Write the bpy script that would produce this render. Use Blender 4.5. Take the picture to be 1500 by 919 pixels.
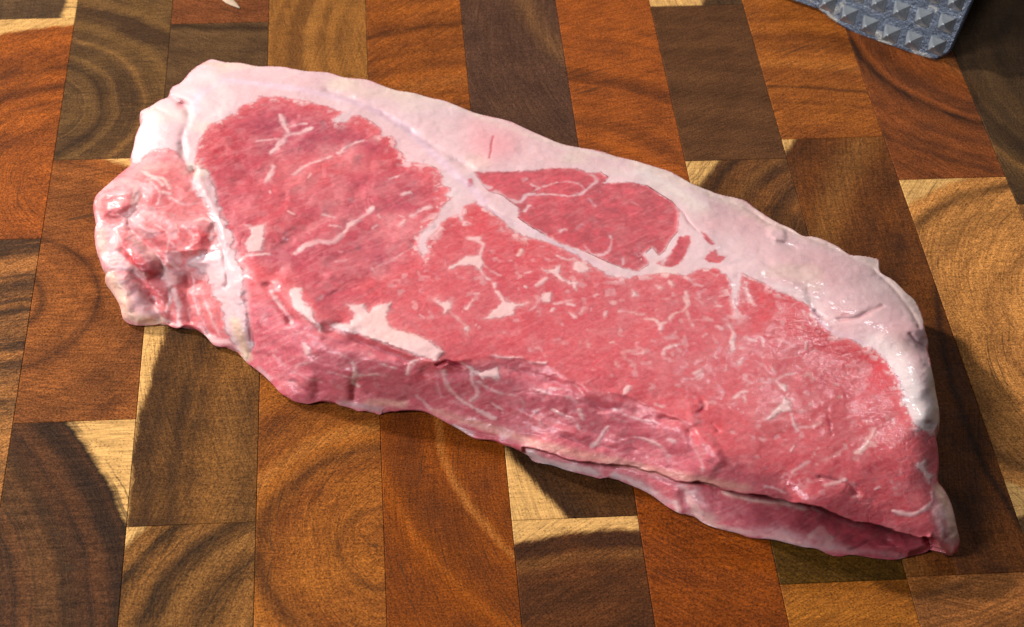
# Raw strip steak on an end-grain cutting board, with the corner of a meat mallet.  1 Blender unit = 1 cm.
import bpy, math, random
import numpy as np
from mathutils import Matrix, Vector

for o in list(bpy.data.objects):
    bpy.data.objects.remove(o, do_unlink=True)
S = bpy.context.scene
COL = S.collection
S.unit_settings.system = 'METRIC'
S.unit_settings.scale_length = 0.01

# ------------------------------------------------------------------ camera
cam_d = bpy.data.cameras.new('camera')
cam = bpy.data.objects.new('camera', cam_d)
COL.objects.link(cam)
RIGHT = Vector((0.99712318, -0.07315694, 0.01983488))
UP = Vector((0.03388738, 0.66432636, 0.74667405))
FWD = Vector((0.06780122, 0.74385385, -0.66489431))
EYE_AT = Vector((8.90789, -39.95920, 35.71756))
cam.matrix_world = Matrix(((RIGHT.x, UP.x, -FWD.x, EYE_AT.x), (RIGHT.y, UP.y, -FWD.y, EYE_AT.y),
                           (RIGHT.z, UP.z, -FWD.z, EYE_AT.z), (0, 0, 0, 1)))
cam_d.sensor_width = 36.0
cam_d.lens = 72.0
cam_d.clip_start = 1.0
cam_d.clip_end = 2000.0
cam_d.dof.use_dof = True
cam_d.dof.focus_distance = 52.0
cam_d.dof.aperture_fstop = 0.36
S.camera = cam

# ------------------------------------------------------------------ room light and lamps
world = bpy.data.worlds.new('World')
S.world = world
world.use_nodes = True
bgn = world.node_tree.nodes['Background']
bgn.inputs['Color'].default_value = (0.80, 0.88, 1.0, 1)
bgn.inputs['Strength'].default_value = 0.07

def lamp(name, loc, target, shape, size, watts, colour):
    d = bpy.data.lights.new(name, 'AREA')
    d.shape = shape
    d.size = size
    d.energy = watts
    d.color = colour
    o = bpy.data.objects.new(name, d)
    COL.objects.link(o)
    o.location = loc
    o.rotation_euler = (Vector(target) - Vector(loc)).to_track_quat('-Z', 'Y').to_euler()
    return o
lamp('key_lamp', (-86, 82, 74), (14, 0, 0), 'DISK', 12.0, 298000, (1.0, 0.955, 0.90))
lamp('soft_fill', (-45, -26, 52), (13, 0, 0), 'SQUARE', 28.0, 68000, (0.90, 0.93, 1.0))
lamp('glint_light', (40, 52, 63), (18, -2, 0), 'SQUARE', 10.0, 14000, (0.92, 0.96, 1.0))  # unseen lamp added at the back for glints on the wet lean

S.view_settings.view_transform = 'Standard'
S.view_settings.look = 'None'
S.view_settings.exposure = 0.0
S.view_settings.gamma = 1.0
S.view_settings.use_curve_mapping = False

# ------------------------------------------------------------------ small helpers
def mesh_obj(name, verts, faces, mat, parent=None, loc=(0, 0, 0)):
    me = bpy.data.meshes.new(name)
    me.from_pydata([tuple(v) for v in verts], [], [tuple(f) for f in faces])
    me.update()
    o = bpy.data.objects.new(name, me)
    COL.objects.link(o)
    o.location = loc
    if mat: me.materials.append(mat)
    if parent: o.parent = parent
    return o
def empty(name, loc, label, cat):
    o = bpy.data.objects.new(name, None)
    COL.objects.link(o)
    o.location = loc
    o.empty_display_size = 1.0
    o['label'] = label
    o['category'] = cat
    return o
class NT:
    """tiny wrapper for building node trees"""
    def __init__(self, name):
        self.m = bpy.data.materials.new(name)
        self.m.use_nodes = True
        self.t = self.m.node_tree
        self.b = self.t.nodes['Principled BSDF']
    def n(self, kind, **kw):
        nd = self.t.nodes.new(kind)
        for k, v in kw.items(): setattr(nd, k, v)
        return nd
    def put(self, sock, v):
        if isinstance(v, bpy.types.NodeSocket): self.t.links.new(v, sock)
        elif v is not None: sock.default_value = v
    def math(self, op, a, b=None, c=None, clamp=False):
        nd = self.n('ShaderNodeMath', operation=op, use_clamp=clamp)
        for i, v in enumerate((a, b, c)): self.put(nd.inputs[i], v)
        return nd.outputs[0]
    def vmath(self, op, a, b=None):
        nd = self.n('ShaderNodeVectorMath', operation=op)
        self.put(nd.inputs[0], a)
        if b is not None: self.put(nd.inputs[1], b)
        return nd.outputs['Value'] if op in ('LENGTH', 'DOT_PRODUCT', 'DISTANCE') else nd.outputs[0]
    def noise(self, vec, scale, detail=2.0, rough=0.5, dims='3D', w=None, dist=0.0):
        nd = self.n('ShaderNodeTexNoise', noise_dimensions=dims)
        if vec is not None: self.put(nd.inputs['Vector'], vec)
        if w is not None: self.put(nd.inputs['W'], w)
        nd.inputs['Scale'].default_value = scale
        nd.inputs['Detail'].default_value = detail
        nd.inputs['Roughness'].default_value = rough
        nd.inputs['Distortion'].default_value = dist
        return nd.outputs[0]
    def mix(self, f, a, b, blend='MIX'):
        nd = self.n('ShaderNodeMix', data_type='RGBA', blend_type=blend)
        self.put(nd.inputs[0], f)
        self.put(nd.inputs[6], a)
        self.put(nd.inputs[7], b)
        return nd.outputs[2]
    def rng(self, v, a, b, c=0.0, d=1.0, smooth=False):
        nd = self.n('ShaderNodeMapRange', interpolation_type='SMOOTHSTEP' if smooth else 'LINEAR')
        self.put(nd.inputs[0], v)
        for i, x in enumerate((a, b, c, d)): self.put(nd.inputs[i + 1], x)
        return nd.outputs[0]
    def attr(self, name, kind='OBJECT', out='Fac'):
        nd = self.n('ShaderNodeAttribute', attribute_type=kind, attribute_name=name)
        return nd.outputs[out]
    def xyz(self, x=0.0, y=0.0, z=0.0):
        nd = self.n('ShaderNodeCombineXYZ')
        for i, v in enumerate((x, y, z)): self.put(nd.inputs[i], v)
        return nd.outputs[0]
    def bump(self, h, strength, dist, normal=None):
        nd = self.n('ShaderNodeBump')
        nd.inputs['Strength'].default_value = strength
        nd.inputs['Distance'].default_value = dist
        self.put(nd.inputs['Height'], h)
        if normal is not None: self.put(nd.inputs['Normal'], normal)
        return nd.outputs[0]

# ------------------------------------------------------------------ end-grain cutting board
# each block: left seam (x, lean), right seam (x, lean), near edge, far edge, pale tone, dark tone, pith of the growth rings, sapwood radius, strong rings (radius, width, amount), ring contrast
BLOCKS = [
 (-5.997,0.0,-2.997,0.0,-13.0,18.6,(0.1559,0.0648,0.0232),(0.0802,0.0319,0.013),(-6.88,5.51),99.0,[],0.6),
 (-2.997,0.0,0.003,0.0001,14.491,18.6,(0.0976,0.0545,0.0273),(0.0395,0.0232,0.0137),(-17.01,15.64),16.68,[],0.5),
 (-2.997,0.0,0.003,0.0001,3.724,14.491,(0.2874,0.0802,0.0212),(0.1274,0.0369,0.013),(0.32,6.14),7.99,[(5.753,0.311,0.85),(4.668,0.178,0.75),(2.665,0.111,0.3),(3.609,0.089,0.3)],0.55),
 (-2.997,0.0,0.003,0.0001,-13.0,3.724,(0.2623,0.107,0.0369),(0.0545,0.0273,0.0144),(1.99,-19.54),99.0,[(22.765,0.222,0.6),(21.402,0.178,0.5),(20.849,0.111,0.5),(15.57,1.556,-0.7)],1.0),
 (0.003,0.0001,2.994,-0.0012,7.206,18.6,(0.1384,0.0723,0.0273),(0.0513,0.0273,0.0144),(-1.38,9.73),99.0,[(2.667,0.2,0.55),(3.792,0.133,-0.5),(3.325,0.178,0.5),(4.23,0.222,0.4)],0.75),
 (0.003,0.0001,2.994,-0.0012,-3.422,7.206,(0.2623,0.0887,0.0273),(0.107,0.0369,0.0137),(-1.11,1.14),6.57,[(2.817,0.067,0.8),(1.444,0.111,0.7),(4.769,0.4,0.4),(4.144,0.667,0.35),(6.071,0.178,0.8)],0.5),
 (0.003,0.0001,2.994,-0.0012,-13.0,-3.422,(0.0802,0.0319,0.0137),(0.0252,0.013,0.0075),(-8.72,-10.52),12.33,[(11.808,0.311,0.75),(11.023,0.133,0.4),(10.144,0.533,-0.25),(11.04,0.111,-0.3)],0.9),
 (2.994,-0.0012,6.008,-0.001,13.997,18.6,(0.1746,0.0578,0.0232),(0.0931,0.0319,0.0144),(3.45,28.89),99.0,[],0.4),
 (2.994,-0.0012,6.008,-0.001,1.211,13.997,(0.107,0.0578,0.0262),(0.0482,0.0252,0.0137),(6.57,44.52),99.0,[(30.844,0.133,0.9)],0.4),
 (2.994,-0.0012,6.008,-0.001,-7.013,1.211,(0.15,0.0648,0.0194),(0.0545,0.0252,0.0103),(26.53,-5.47),23.59,[(23.186,0.2,0.5),(22.689,0.311,0.5),(22.49,0.178,0.4),(21.192,0.578,-0.3)],0.45),
 (2.994,-0.0012,6.008,-0.001,-13.0,-7.013,(0.2016,0.0887,0.0273),(0.0423,0.0212,0.0091),(9.15,-11.63),7.34,[(5.959,0.289,0.8),(4.709,0.311,0.65),(5.244,0.311,-0.6)],0.8),
 (6.008,-0.001,9.006,0.0011,2.475,18.6,(0.2623,0.1119,0.0319),(0.1384,0.0578,0.0194),(13.69,12.61),99.0,[(6.509,0.178,-0.5),(7.127,0.133,0.3),(6.091,0.089,0.4)],0.6),
 (6.008,-0.001,9.006,0.0011,-13.0,2.475,(0.2789,0.0976,0.0232),(0.1441,0.0452,0.013),(9.27,-7.97),99.0,[(3.249,0.267,0.9),(3.918,0.2,-0.6),(4.87,0.444,0.45),(1.372,0.133,0.5)],0.45),
 (9.006,0.0011,12.007,-0.0001,3.793,18.6,(0.2623,0.0802,0.0212),(0.1274,0.0395,0.013),(12.94,2.77),99.0,[(10.934,0.156,0.7),(9.747,0.133,0.4),(7.941,0.356,-0.25)],0.6),
 (9.006,0.0011,12.007,-0.0001,-13.0,3.793,(0.2159,0.0578,0.0116),(0.107,0.0296,0.0091),(18.41,-3.57),99.0,[(8.048,0.111,-0.9),(8.246,0.089,0.3),(9.576,0.133,-0.45),(9.286,0.533,0.4)],0.4),
 (12.007,-0.0001,15.006,0.0011,1.077,18.6,(0.0887,0.0423,0.0262),(0.0482,0.0242,0.0168),(22.61,16.13),99.0,[(8.644,0.4,-0.5)],0.45),
 (12.007,-0.0001,15.006,0.0011,-7.312,1.077,(0.0723,0.0296,0.0103),(0.0273,0.013,0.006),(28.48,2.47),18.09,[(17.877,0.267,0.6)],0.35),
 (12.007,-0.0001,15.006,0.0011,-13.0,-7.312,(0.107,0.0369,0.013),(0.0395,0.016,0.008),(14.21,-16.87),9.18,[(8.927,0.2,0.85),(8.412,0.222,-0.4),(7.106,0.311,0.4)],0.5),
 (15.006,0.0011,18.004,-0.0003,1.496,18.6,(0.305,0.0844,0.0232),(0.1441,0.0423,0.0152),(13.55,3.32),99.0,[(7.414,0.2,0.5),(7.719,0.311,0.3),(5.266,0.178,0.4)],0.45),
 (15.006,0.0011,18.004,-0.0003,-13.0,1.496,(0.2016,0.0513,0.011),(0.1119,0.0284,0.0086),(17.36,0.84),99.0,[],0.3),
 (18.004,-0.0003,20.96,-0.0004,14.34,18.6,(0.0887,0.0482,0.0242),(0.0452,0.0242,0.0137),(27.44,12.76),7.94,[],0.4),
 (18.004,-0.0003,20.96,-0.0004,6.307,14.34,(0.107,0.0467,0.0212),(0.0612,0.0273,0.013),(16.45,-14.16),99.0,[(25.22,0.222,0.25)],0.35),
 (18.004,-0.0003,20.96,-0.0004,-1.889,6.307,(0.1812,0.0723,0.0252),(0.0545,0.0252,0.013),(23.27,2.14),5.92,[(5.509,0.244,1.0),(5.137,0.111,0.5),(4.749,0.2,-0.35),(3.48,0.267,0.4)],0.8),
 (18.004,-0.0003,20.96,-0.0004,-9.621,-1.889,(0.0931,0.0452,0.0091),(0.0395,0.0212,0.006),(23.41,4.04),99.0,[],0.4),
 (18.004,-0.0003,20.96,-0.0004,-13.0,-9.621,(0.2874,0.107,0.0232),(0.162,0.0545,0.013),(18.48,-19.13),99.0,[],0.5),
 (20.96,-0.0004,23.994,-0.0024,7.215,18.6,(0.2961,0.0976,0.0252),(0.1559,0.0482,0.0152),(21.09,-0.45),99.0,[(10.296,0.089,0.8),(12.788,0.356,0.35),(11.487,0.222,-0.35),(9.521,0.067,0.4)],0.6),
 (20.96,-0.0004,23.994,-0.0024,-9.558,7.215,(0.1441,0.0482,0.0144),(0.0545,0.0203,0.0091),(40.61,-3.78),22.24,[(20.343,0.489,-0.7),(21.56,0.267,0.4),(17.119,0.089,0.9)],0.4),
 (20.96,-0.0004,23.994,-0.0024,-13.0,-9.558,(0.2874,0.1119,0.0369),(0.1221,0.0482,0.0176),(20.05,-4.48),99.0,[(5.733,0.111,0.5)],0.8),
 (23.994,-0.0024,27.115,-0.0063,5.158,18.6,(0.2307,0.0685,0.0232),(0.0887,0.0296,0.013),(29.38,12.67),99.0,[(5.451,0.156,0.9),(5.704,0.311,0.7),(7.676,0.4,0.45),(3.165,0.311,-0.5)],0.6),
 (23.994,-0.0024,27.115,-0.0063,-7.5,5.158,(0.491,0.2232,0.0723),(0.305,0.1329,0.0452),(28.45,-1.36),6.97,[(6.287,0.2,0.8),(5.298,0.489,0.35),(6.16,0.356,0.25)],0.5),
 (23.994,-0.0024,27.115,-0.0063,-13.0,-7.5,(0.1559,0.0762,0.0296),(0.0612,0.0319,0.016),(24.78,-11.48),3.75,[],0.6),
 (27.115,-0.0063,30.115,0.0,3.886,18.6,(0.0802,0.0437,0.0203),(0.0319,0.0185,0.0103),(34.5,10.21),99.0,[(6.317,0.311,0.4),(8.254,0.156,-0.8)],0.7),
 (27.115,-0.0063,30.115,0.0,-13.0,3.886,(0.305,0.1384,0.0482),(0.1274,0.0578,0.0232),(32.97,-2.13),99.0,[(7.969,0.222,0.5)],0.7),
 (30.115,0.0,33.115,0.0,-13.0,18.6,(0.1274,0.0612,0.0252),(0.0612,0.0296,0.0144),(35.04,3.48),99.0,[],0.6),
]
def wood_material():
    T = NT('acacia_end_grain')
    co = T.n('ShaderNodeTexCoord').outputs['Object']
    sx = T.n('ShaderNodeSeparateXYZ'); T.put(sx.inputs[0], co)
    seed = T.attr('seed')
    flat = T.xyz(sx.outputs[0], sx.outputs[1], seed)
    rel = T.vmath('SUBTRACT', T.xyz(sx.outputs[0], sx.outputs[1], 0.0), T.xyz(T.attr('pith_x'), T.attr('pith_y'), 0.0))
    d0 = T.vmath('LENGTH', rel)
    w1 = T.math('SUBTRACT', T.noise(flat, 0.28, 1.0), 0.5)
    w2 = T.math('SUBTRACT', T.noise(flat, 1.3, 2.0), 0.5)
    d = T.math('ADD', d0, T.math('ADD', T.math('MULTIPLY', w1, 0.32), T.math('MULTIPLY', w2, 0.20)))
    rs = T.n('ShaderNodeSeparateXYZ'); T.put(rs.inputs[0], rel)
    ang = T.math('ARCTAN2', rs.outputs[1], rs.outputs[0])
    arc = T.math('MULTIPLY', ang, T.math('MAXIMUM', d0, 1.0))
    con = T.attr('contrast')
    off = T.math('MULTIPLY', seed, 3.7)
    r1 = T.math('SUBTRACT', T.noise(None, 1.0, 1.0, dims='1D', w=T.math('ADD', T.math('MULTIPLY', d, 1.1), off)), 0.5)
    r2 = T.math('SUBTRACT', T.noise(None, 1.0, 2.0, dims='1D', w=T.math('ADD', T.math('MULTIPLY', d, 4.6), off)), 0.5)
    r3 = T.math('SUBTRACT', T.noise(None, 1.0, 2.0, dims='1D', w=T.math('ADD', T.math('MULTIPLY', d, 17.0), off)), 0.5)
    blot = T.math('SUBTRACT', T.noise(flat, 0.7, 3.0, 0.6), 0.5)
    m = T.math('MULTIPLY', r1, 2.6)
    m = T.math('MULTIPLY_ADD', r2, 1.05, m)
    m = T.math('MULTIPLY_ADD', r3, 0.9, m)
    r4 = T.noise(None, 1.0, 2.0, dims='1D', w=T.math('ADD', T.math('MULTIPLY', d, 34.0), off))
    m = T.math('MULTIPLY_ADD', T.math('SUBTRACT', r4, 0.5), 0.8, m)
    m = T.math('MULTIPLY', m, con)
    m = T.math('MULTIPLY_ADD', blot, 1.7, m)
    m = T.math('ADD', m, 0.52, clamp=True)
    pale = T.attr('pale', out='Color'); dark = T.attr('dark', out='Color')
    col = T.mix(m, dark, pale)
    # strong single growth rings
    acc = 0.0
    for i in range(4):
        u = T.math('DIVIDE', T.math('SUBTRACT', d, T.attr('ring%d_radius' % i)), T.attr('ring%d_width' % i))
        g = T.math('EXPONENT', T.math('MULTIPLY', T.math('MULTIPLY', u, u), -1.0))
        g = T.math('MULTIPLY', g, T.rng(T.noise(T.xyz(arc, d, seed), 0.9, 2.0), 0.25, 0.7, 0.55, 1.15))
        acc = T.math('MULTIPLY_ADD', g, T.attr('ring%d_amount' % i), acc)
    col = T.mix(T.math('MULTIPLY', acc, 0.85, clamp=True), col, T.mix(0.72, dark, (0.012, 0.008, 0.006, 1)))
    col = T.mix(T.math('MULTIPLY', acc, -0.8, clamp=True), col, T.mix(0.35, pale, (0.50, 0.24, 0.075, 1)))
    # sapwood beyond the sap radius, with a ragged edge
    rag = T.math('SUBTRACT', T.noise(T.xyz(T.math('MULTIPLY', arc, 7.0), T.math('MULTIPLY', d, 1.6), seed), 1.0, 3.0, 0.65), 0.5)
    sd = T.math('SUBTRACT', T.math('MULTIPLY_ADD', rag, 0.26, d), T.attr('sap_radius'))
    sap = T.rng(sd, -0.13, 0.10, 0.0, 1.0, smooth=True)
    sapc = T.mix(T.noise(flat, 2.2, 3.0), (0.62, 0.38, 0.145, 1), (0.44, 0.25, 0.10, 1))
    col = T.mix(sap, col, sapc)
    # wood rays running out from the pith, saw lines, pores
    ray = T.noise(T.xyz(T.math('MULTIPLY', arc, 15.0), T.math('MULTIPLY', d, 1.7), seed), 1.0, 2.0, 0.6)
    col = T.mix(1.0, col, T.mix(T.rng(ray, 0.3, 0.7), (0.68, 0.66, 0.65, 1), (1.27, 1.27, 1.26, 1)), 'MULTIPLY')
    saw = T.noise(T.xyz(T.math('MULTIPLY', sx.outputs[0], 1.6), T.math('MULTIPLY', sx.outputs[1], 22.0), seed), 1.0, 3.0, 0.6)
    col = T.mix(1.0, col, T.mix(T.rng(saw, 0.32, 0.68), (0.80, 0.79, 0.78, 1), (1.16, 1.16, 1.15, 1)), 'MULTIPLY')
    grain = T.noise(T.xyz(sx.outputs[0], sx.outputs[1], seed), 21.0, 3.0, 0.8)
    col = T.mix(1.0, col, T.mix(T.rng(T.math('MULTIPLY_ADD', T.math('SUBTRACT', grain, 0.5), T.math('SUBTRACT', 1.0, T.math('MULTIPLY', sap, 0.7)), 0.5), 0.33, 0.67), (0.34, 0.30, 0.27, 1), (1.64, 1.64, 1.64, 1)), 'MULTIPLY')
    fine_ring = T.math('ABSOLUTE', T.math('SUBTRACT', T.noise(None, 1.0, 0.0, dims='1D', w=T.math('ADD', T.math('MULTIPLY', T.math('MULTIPLY_ADD', w2, 0.1, d), 5.5), off)), 0.5))
    fr = T.math('MULTIPLY', T.rng(fine_ring, 0.0, 0.035, 1.0, 0.0), T.rng(T.noise(T.xyz(arc, d, seed), 0.7, 2.0), 0.42, 0.6))
    col = T.mix(T.math('MULTIPLY', fr, T.math('MULTIPLY', con, 0.75)), col, T.mix(0.5, dark, (0.02, 0.010, 0.006, 1)))
    vo = T.n('ShaderNodeTexVoronoi', voronoi_dimensions='2D'); T.put(vo.inputs['Vector'], co); vo.inputs['Scale'].default_value = 9.0
    pore = T.math('MULTIPLY', T.math('LESS_THAN', vo.outputs['Distance'], 0.2), T.math('GREATER_THAN', T.noise(flat, 5.0, 1.0), 0.5))
    col = T.mix(T.math('MULTIPLY', pore, 0.38), col, (0.02, 0.012, 0.008, 1))
    # short drying cracks on the paler wood
    ck = T.noise(T.xyz(T.math('MULTIPLY', arc, 6.0), T.math('MULTIPLY', d, 1.1), T.math('ADD', seed, 9.0)), 1.0, 1.0)
    ck2 = T.noise(flat, 0.8, 1.0)
    crack = T.math('MULTIPLY', T.rng(ck, 0.67, 0.71), T.rng(ck2, 0.47, 0.56))
    col = T.mix(T.math('MULTIPLY', crack, 0.55), col, (0.03, 0.018, 0.01, 1))
    hs = T.n('ShaderNodeHueSaturation'); hs.inputs['Saturation'].default_value = 1.03; T.put(hs.inputs['Color'], T.mix(1.0, col, (1.13, 1.085, 1.0, 1), 'MULTIPLY'))
    T.put(T.b.inputs['Base Color'], hs.outputs[0])
    T.put(T.b.inputs['Roughness'], T.rng(T.noise(flat, 2.0, 3.0), 0.3, 0.7, 0.42, 0.60))
    T.b.inputs['Specular IOR Level'].default_value = 0.05
    hgt = T.math('MULTIPLY_ADD', saw, 0.6, grain)
    hgt = T.math('MULTIPLY_ADD', pore, -0.8, hgt)
    T.put(T.b.inputs['Normal'], T.bump(hgt, 0.5, 0.025))
    return T.m

WOOD = wood_material()
board = empty('cutting_board', (13.5, 2.8, -3.0), 'thick end-grain wooden chopping board of brown and pale blocks under the steak', 'cutting board')
rnd = random.Random(4)
for k, (lx, ls, rx, rs_, y0, y1, pale, dark, pith, sap, rings, con) in enumerate(BLOCKS):
    g = 0.004
    cx, cy = (lx + rx) / 2, (y0 + y1) / 2
    top = rnd.uniform(-0.004, 0.0)
    b = 0.014
    ring = [(lx + ls * y0 + g, y0 + g), (rx + rs_ * y0 - g, y0 + g), (rx + rs_ * y1 - g, y1 - g), (lx + ls * y1 + g, y1 - g)]
    ins = [(ring[0][0] + b, ring[0][1] + b), (ring[1][0] - b, ring[1][1] + b), (ring[2][0] - b, ring[2][1] - b), (ring[3][0] + b, ring[3][1] - b)]
    vs = [(x - cx, y - cy, -3.0) for x, y in ring] + [(x - cx, y - cy, top - 0.012) for x, y in ring] + [(x - cx, y - cy, top) for x, y in ins]
    fs = [(3, 2, 1, 0), (8, 9, 10, 11)]
    for i in range(4):
        j = (i + 1) % 4
        fs += [(i, j, 4 + j, 4 + i), (4 + i, 4 + j, 8 + j, 8 + i)]
    o = mesh_obj('wood_block', vs, fs, WOOD)
    o.parent = board
    o.location = Vector((cx, cy, 0)) - board.location
    o['seed'] = float(k) * 5.3 + 1.7
    o['pith_x'] = float(pith[0] - cx); o['pith_y'] = float(pith[1] - cy)
    o['sap_radius'] = float(sap); o['contrast'] = float(con)
    o['pale'] = [float(c) for c in pale] + [1.0]
    o['dark'] = [float(c) for c in dark] + [1.0]
    for i in range(4):
        r, w, a = rings[i] if i < len(rings) else (50.0, 0.1, 0.0)
        o['ring%d_radius' % i] = float(r); o['ring%d_width' % i] = float(w); o['ring%d_amount' % i] = float(a)
gm = NT('dark_glue')
gm.b.inputs['Base Color'].default_value = (0.03, 0.017, 0.010, 1); gm.b.inputs['Roughness'].default_value = 0.8
mesh_obj('glue_line', [(-5.9 - 13.5, -12.9 - 2.8, 0.1), (32.9 - 13.5, -12.9 - 2.8, 0.1), (32.9 - 13.5, 18.5 - 2.8, 0.1), (-5.9 - 13.5, 18.5 - 2.8, 0.1),
                       (-5.9 - 13.5, -12.9 - 2.8, 2.94), (32.9 - 13.5, -12.9 - 2.8, 2.94), (32.9 - 13.5, 18.5 - 2.8, 2.94), (-5.9 - 13.5, 18.5 - 2.8, 2.94)],
         [(3, 2, 1, 0), (4, 5, 6, 7), (0, 1, 5, 4), (1, 2, 6, 5), (2, 3, 7, 6), (3, 0, 4, 7)], gm.m, board)

# ------------------------------------------------------------------ the steak: outline, heights (x, y on the board plane, height) and the shapes of its tissues, in cm
OUTLINE = [(4.539,11.511),(4.721,11.565),(5.108,11.375),(5.555,11.304),(6.082,11.089),(6.516,11.063),(6.878,10.997),(7.474,10.75),(8.092,10.659),(8.566,10.383),(9.183,10.253),(9.637,9.938),(10.015,9.689),(10.509,9.536),(10.96,9.286),(11.337,9.138),(11.669,8.894),(12.182,8.514),(12.552,8.336),(13.105,8.088),(13.532,7.719),(14.062,7.28),(14.448,6.979),(14.955,6.778),(15.502,6.605),(15.851,6.374),(16.456,6.102),(16.907,5.836),(17.322,5.578),(17.769,5.074),(18.237,4.728),(18.511,4.544),(19.112,4.291),(19.377,3.899),(19.793,3.359),(20.171,3.028),(20.406,2.734),(20.801,2.635),(21.24,2.278),(21.523,1.904),(21.894,1.834),(22.145,1.741),(22.28,1.653),(22.189,1.191),(22.486,0.826),(22.703,0.334),(22.858,0.035),(22.899,-0.488),(22.802,-1.041),(22.827,-1.452),(22.733,-1.772),(22.692,-2.134),(22.628,-2.492),(22.595,-3.347),(22.525,-4.105),(22.417,-4.423),(22.294,-4.643),(22.281,-5.124),(22.218,-5.68),(22.068,-6.258),(22.202,-6.648),(22.291,-7.166),(22.289,-7.806),(22.317,-8.332),(22.24,-8.586),(22.1,-8.564),(21.793,-8.34),(21.689,-8.324),(21.694,-8.671),(21.485,-8.851),(21.117,-8.943),(20.784,-9.013),(20.314,-8.941),(19.856,-8.808),(19.535,-8.841),(19.293,-8.764),(19.003,-8.547),(18.754,-8.514),(18.422,-8.362),(18.089,-8.21),(17.559,-8.15),(17.259,-7.976),(16.804,-7.808),(16.508,-7.619),(16.254,-7.312),(16.03,-7.308),(15.68,-7.005),(15.425,-6.673),(15.127,-6.439),(14.729,-6.167),(14.581,-5.988),(14.248,-6.057),(14.025,-5.975),(13.452,-5.74),(13.137,-5.557),(12.655,-5.376),(12.543,-4.924),(12.241,-4.75),(11.977,-4.682),(11.786,-4.554),(11.318,-4.498),(11.064,-4.268),(10.811,-4.012),(10.585,-3.833),(10.098,-3.442),(9.588,-3.421),(9.38,-3.463),(9.118,-3.37),(9.029,-3.577),(8.914,-3.545),(8.845,-3.383),(8.497,-3.423),(8.333,-3.314),(8.033,-3.15),(7.778,-2.93),(7.39,-3.044),(7.215,-3.088),(6.881,-2.944),(6.828,-2.735),(6.645,-2.709),(6.473,-2.478),(6.302,-2.194),(5.848,-1.643),(5.72,-1.537),(5.499,-1.139),(5.334,-0.842),(4.884,-0.829),(4.64,-0.449),(4.435,-0.148),(4.152,0.025),(3.882,-0.098),(3.698,-0.037),(3.525,0.105),(3.238,0.039),(2.817,0.061),(2.609,0.152),(2.476,0.4),(2.416,0.942),(2.243,1.493),(2.059,1.993),(2.144,2.29),(1.972,2.657),(1.817,3.388),(1.773,4.009),(1.808,4.29),(1.696,4.99),(1.751,5.395),(2.08,5.872),(2.352,6.307),(2.624,6.718),(2.592,7.093),(2.656,7.516),(2.709,8.071),(2.833,8.634),(2.729,9.118),(3.01,9.346),(3.277,9.618),(3.517,9.758),(3.583,10.242),(3.87,10.472),(4.145,11.08)]
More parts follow.
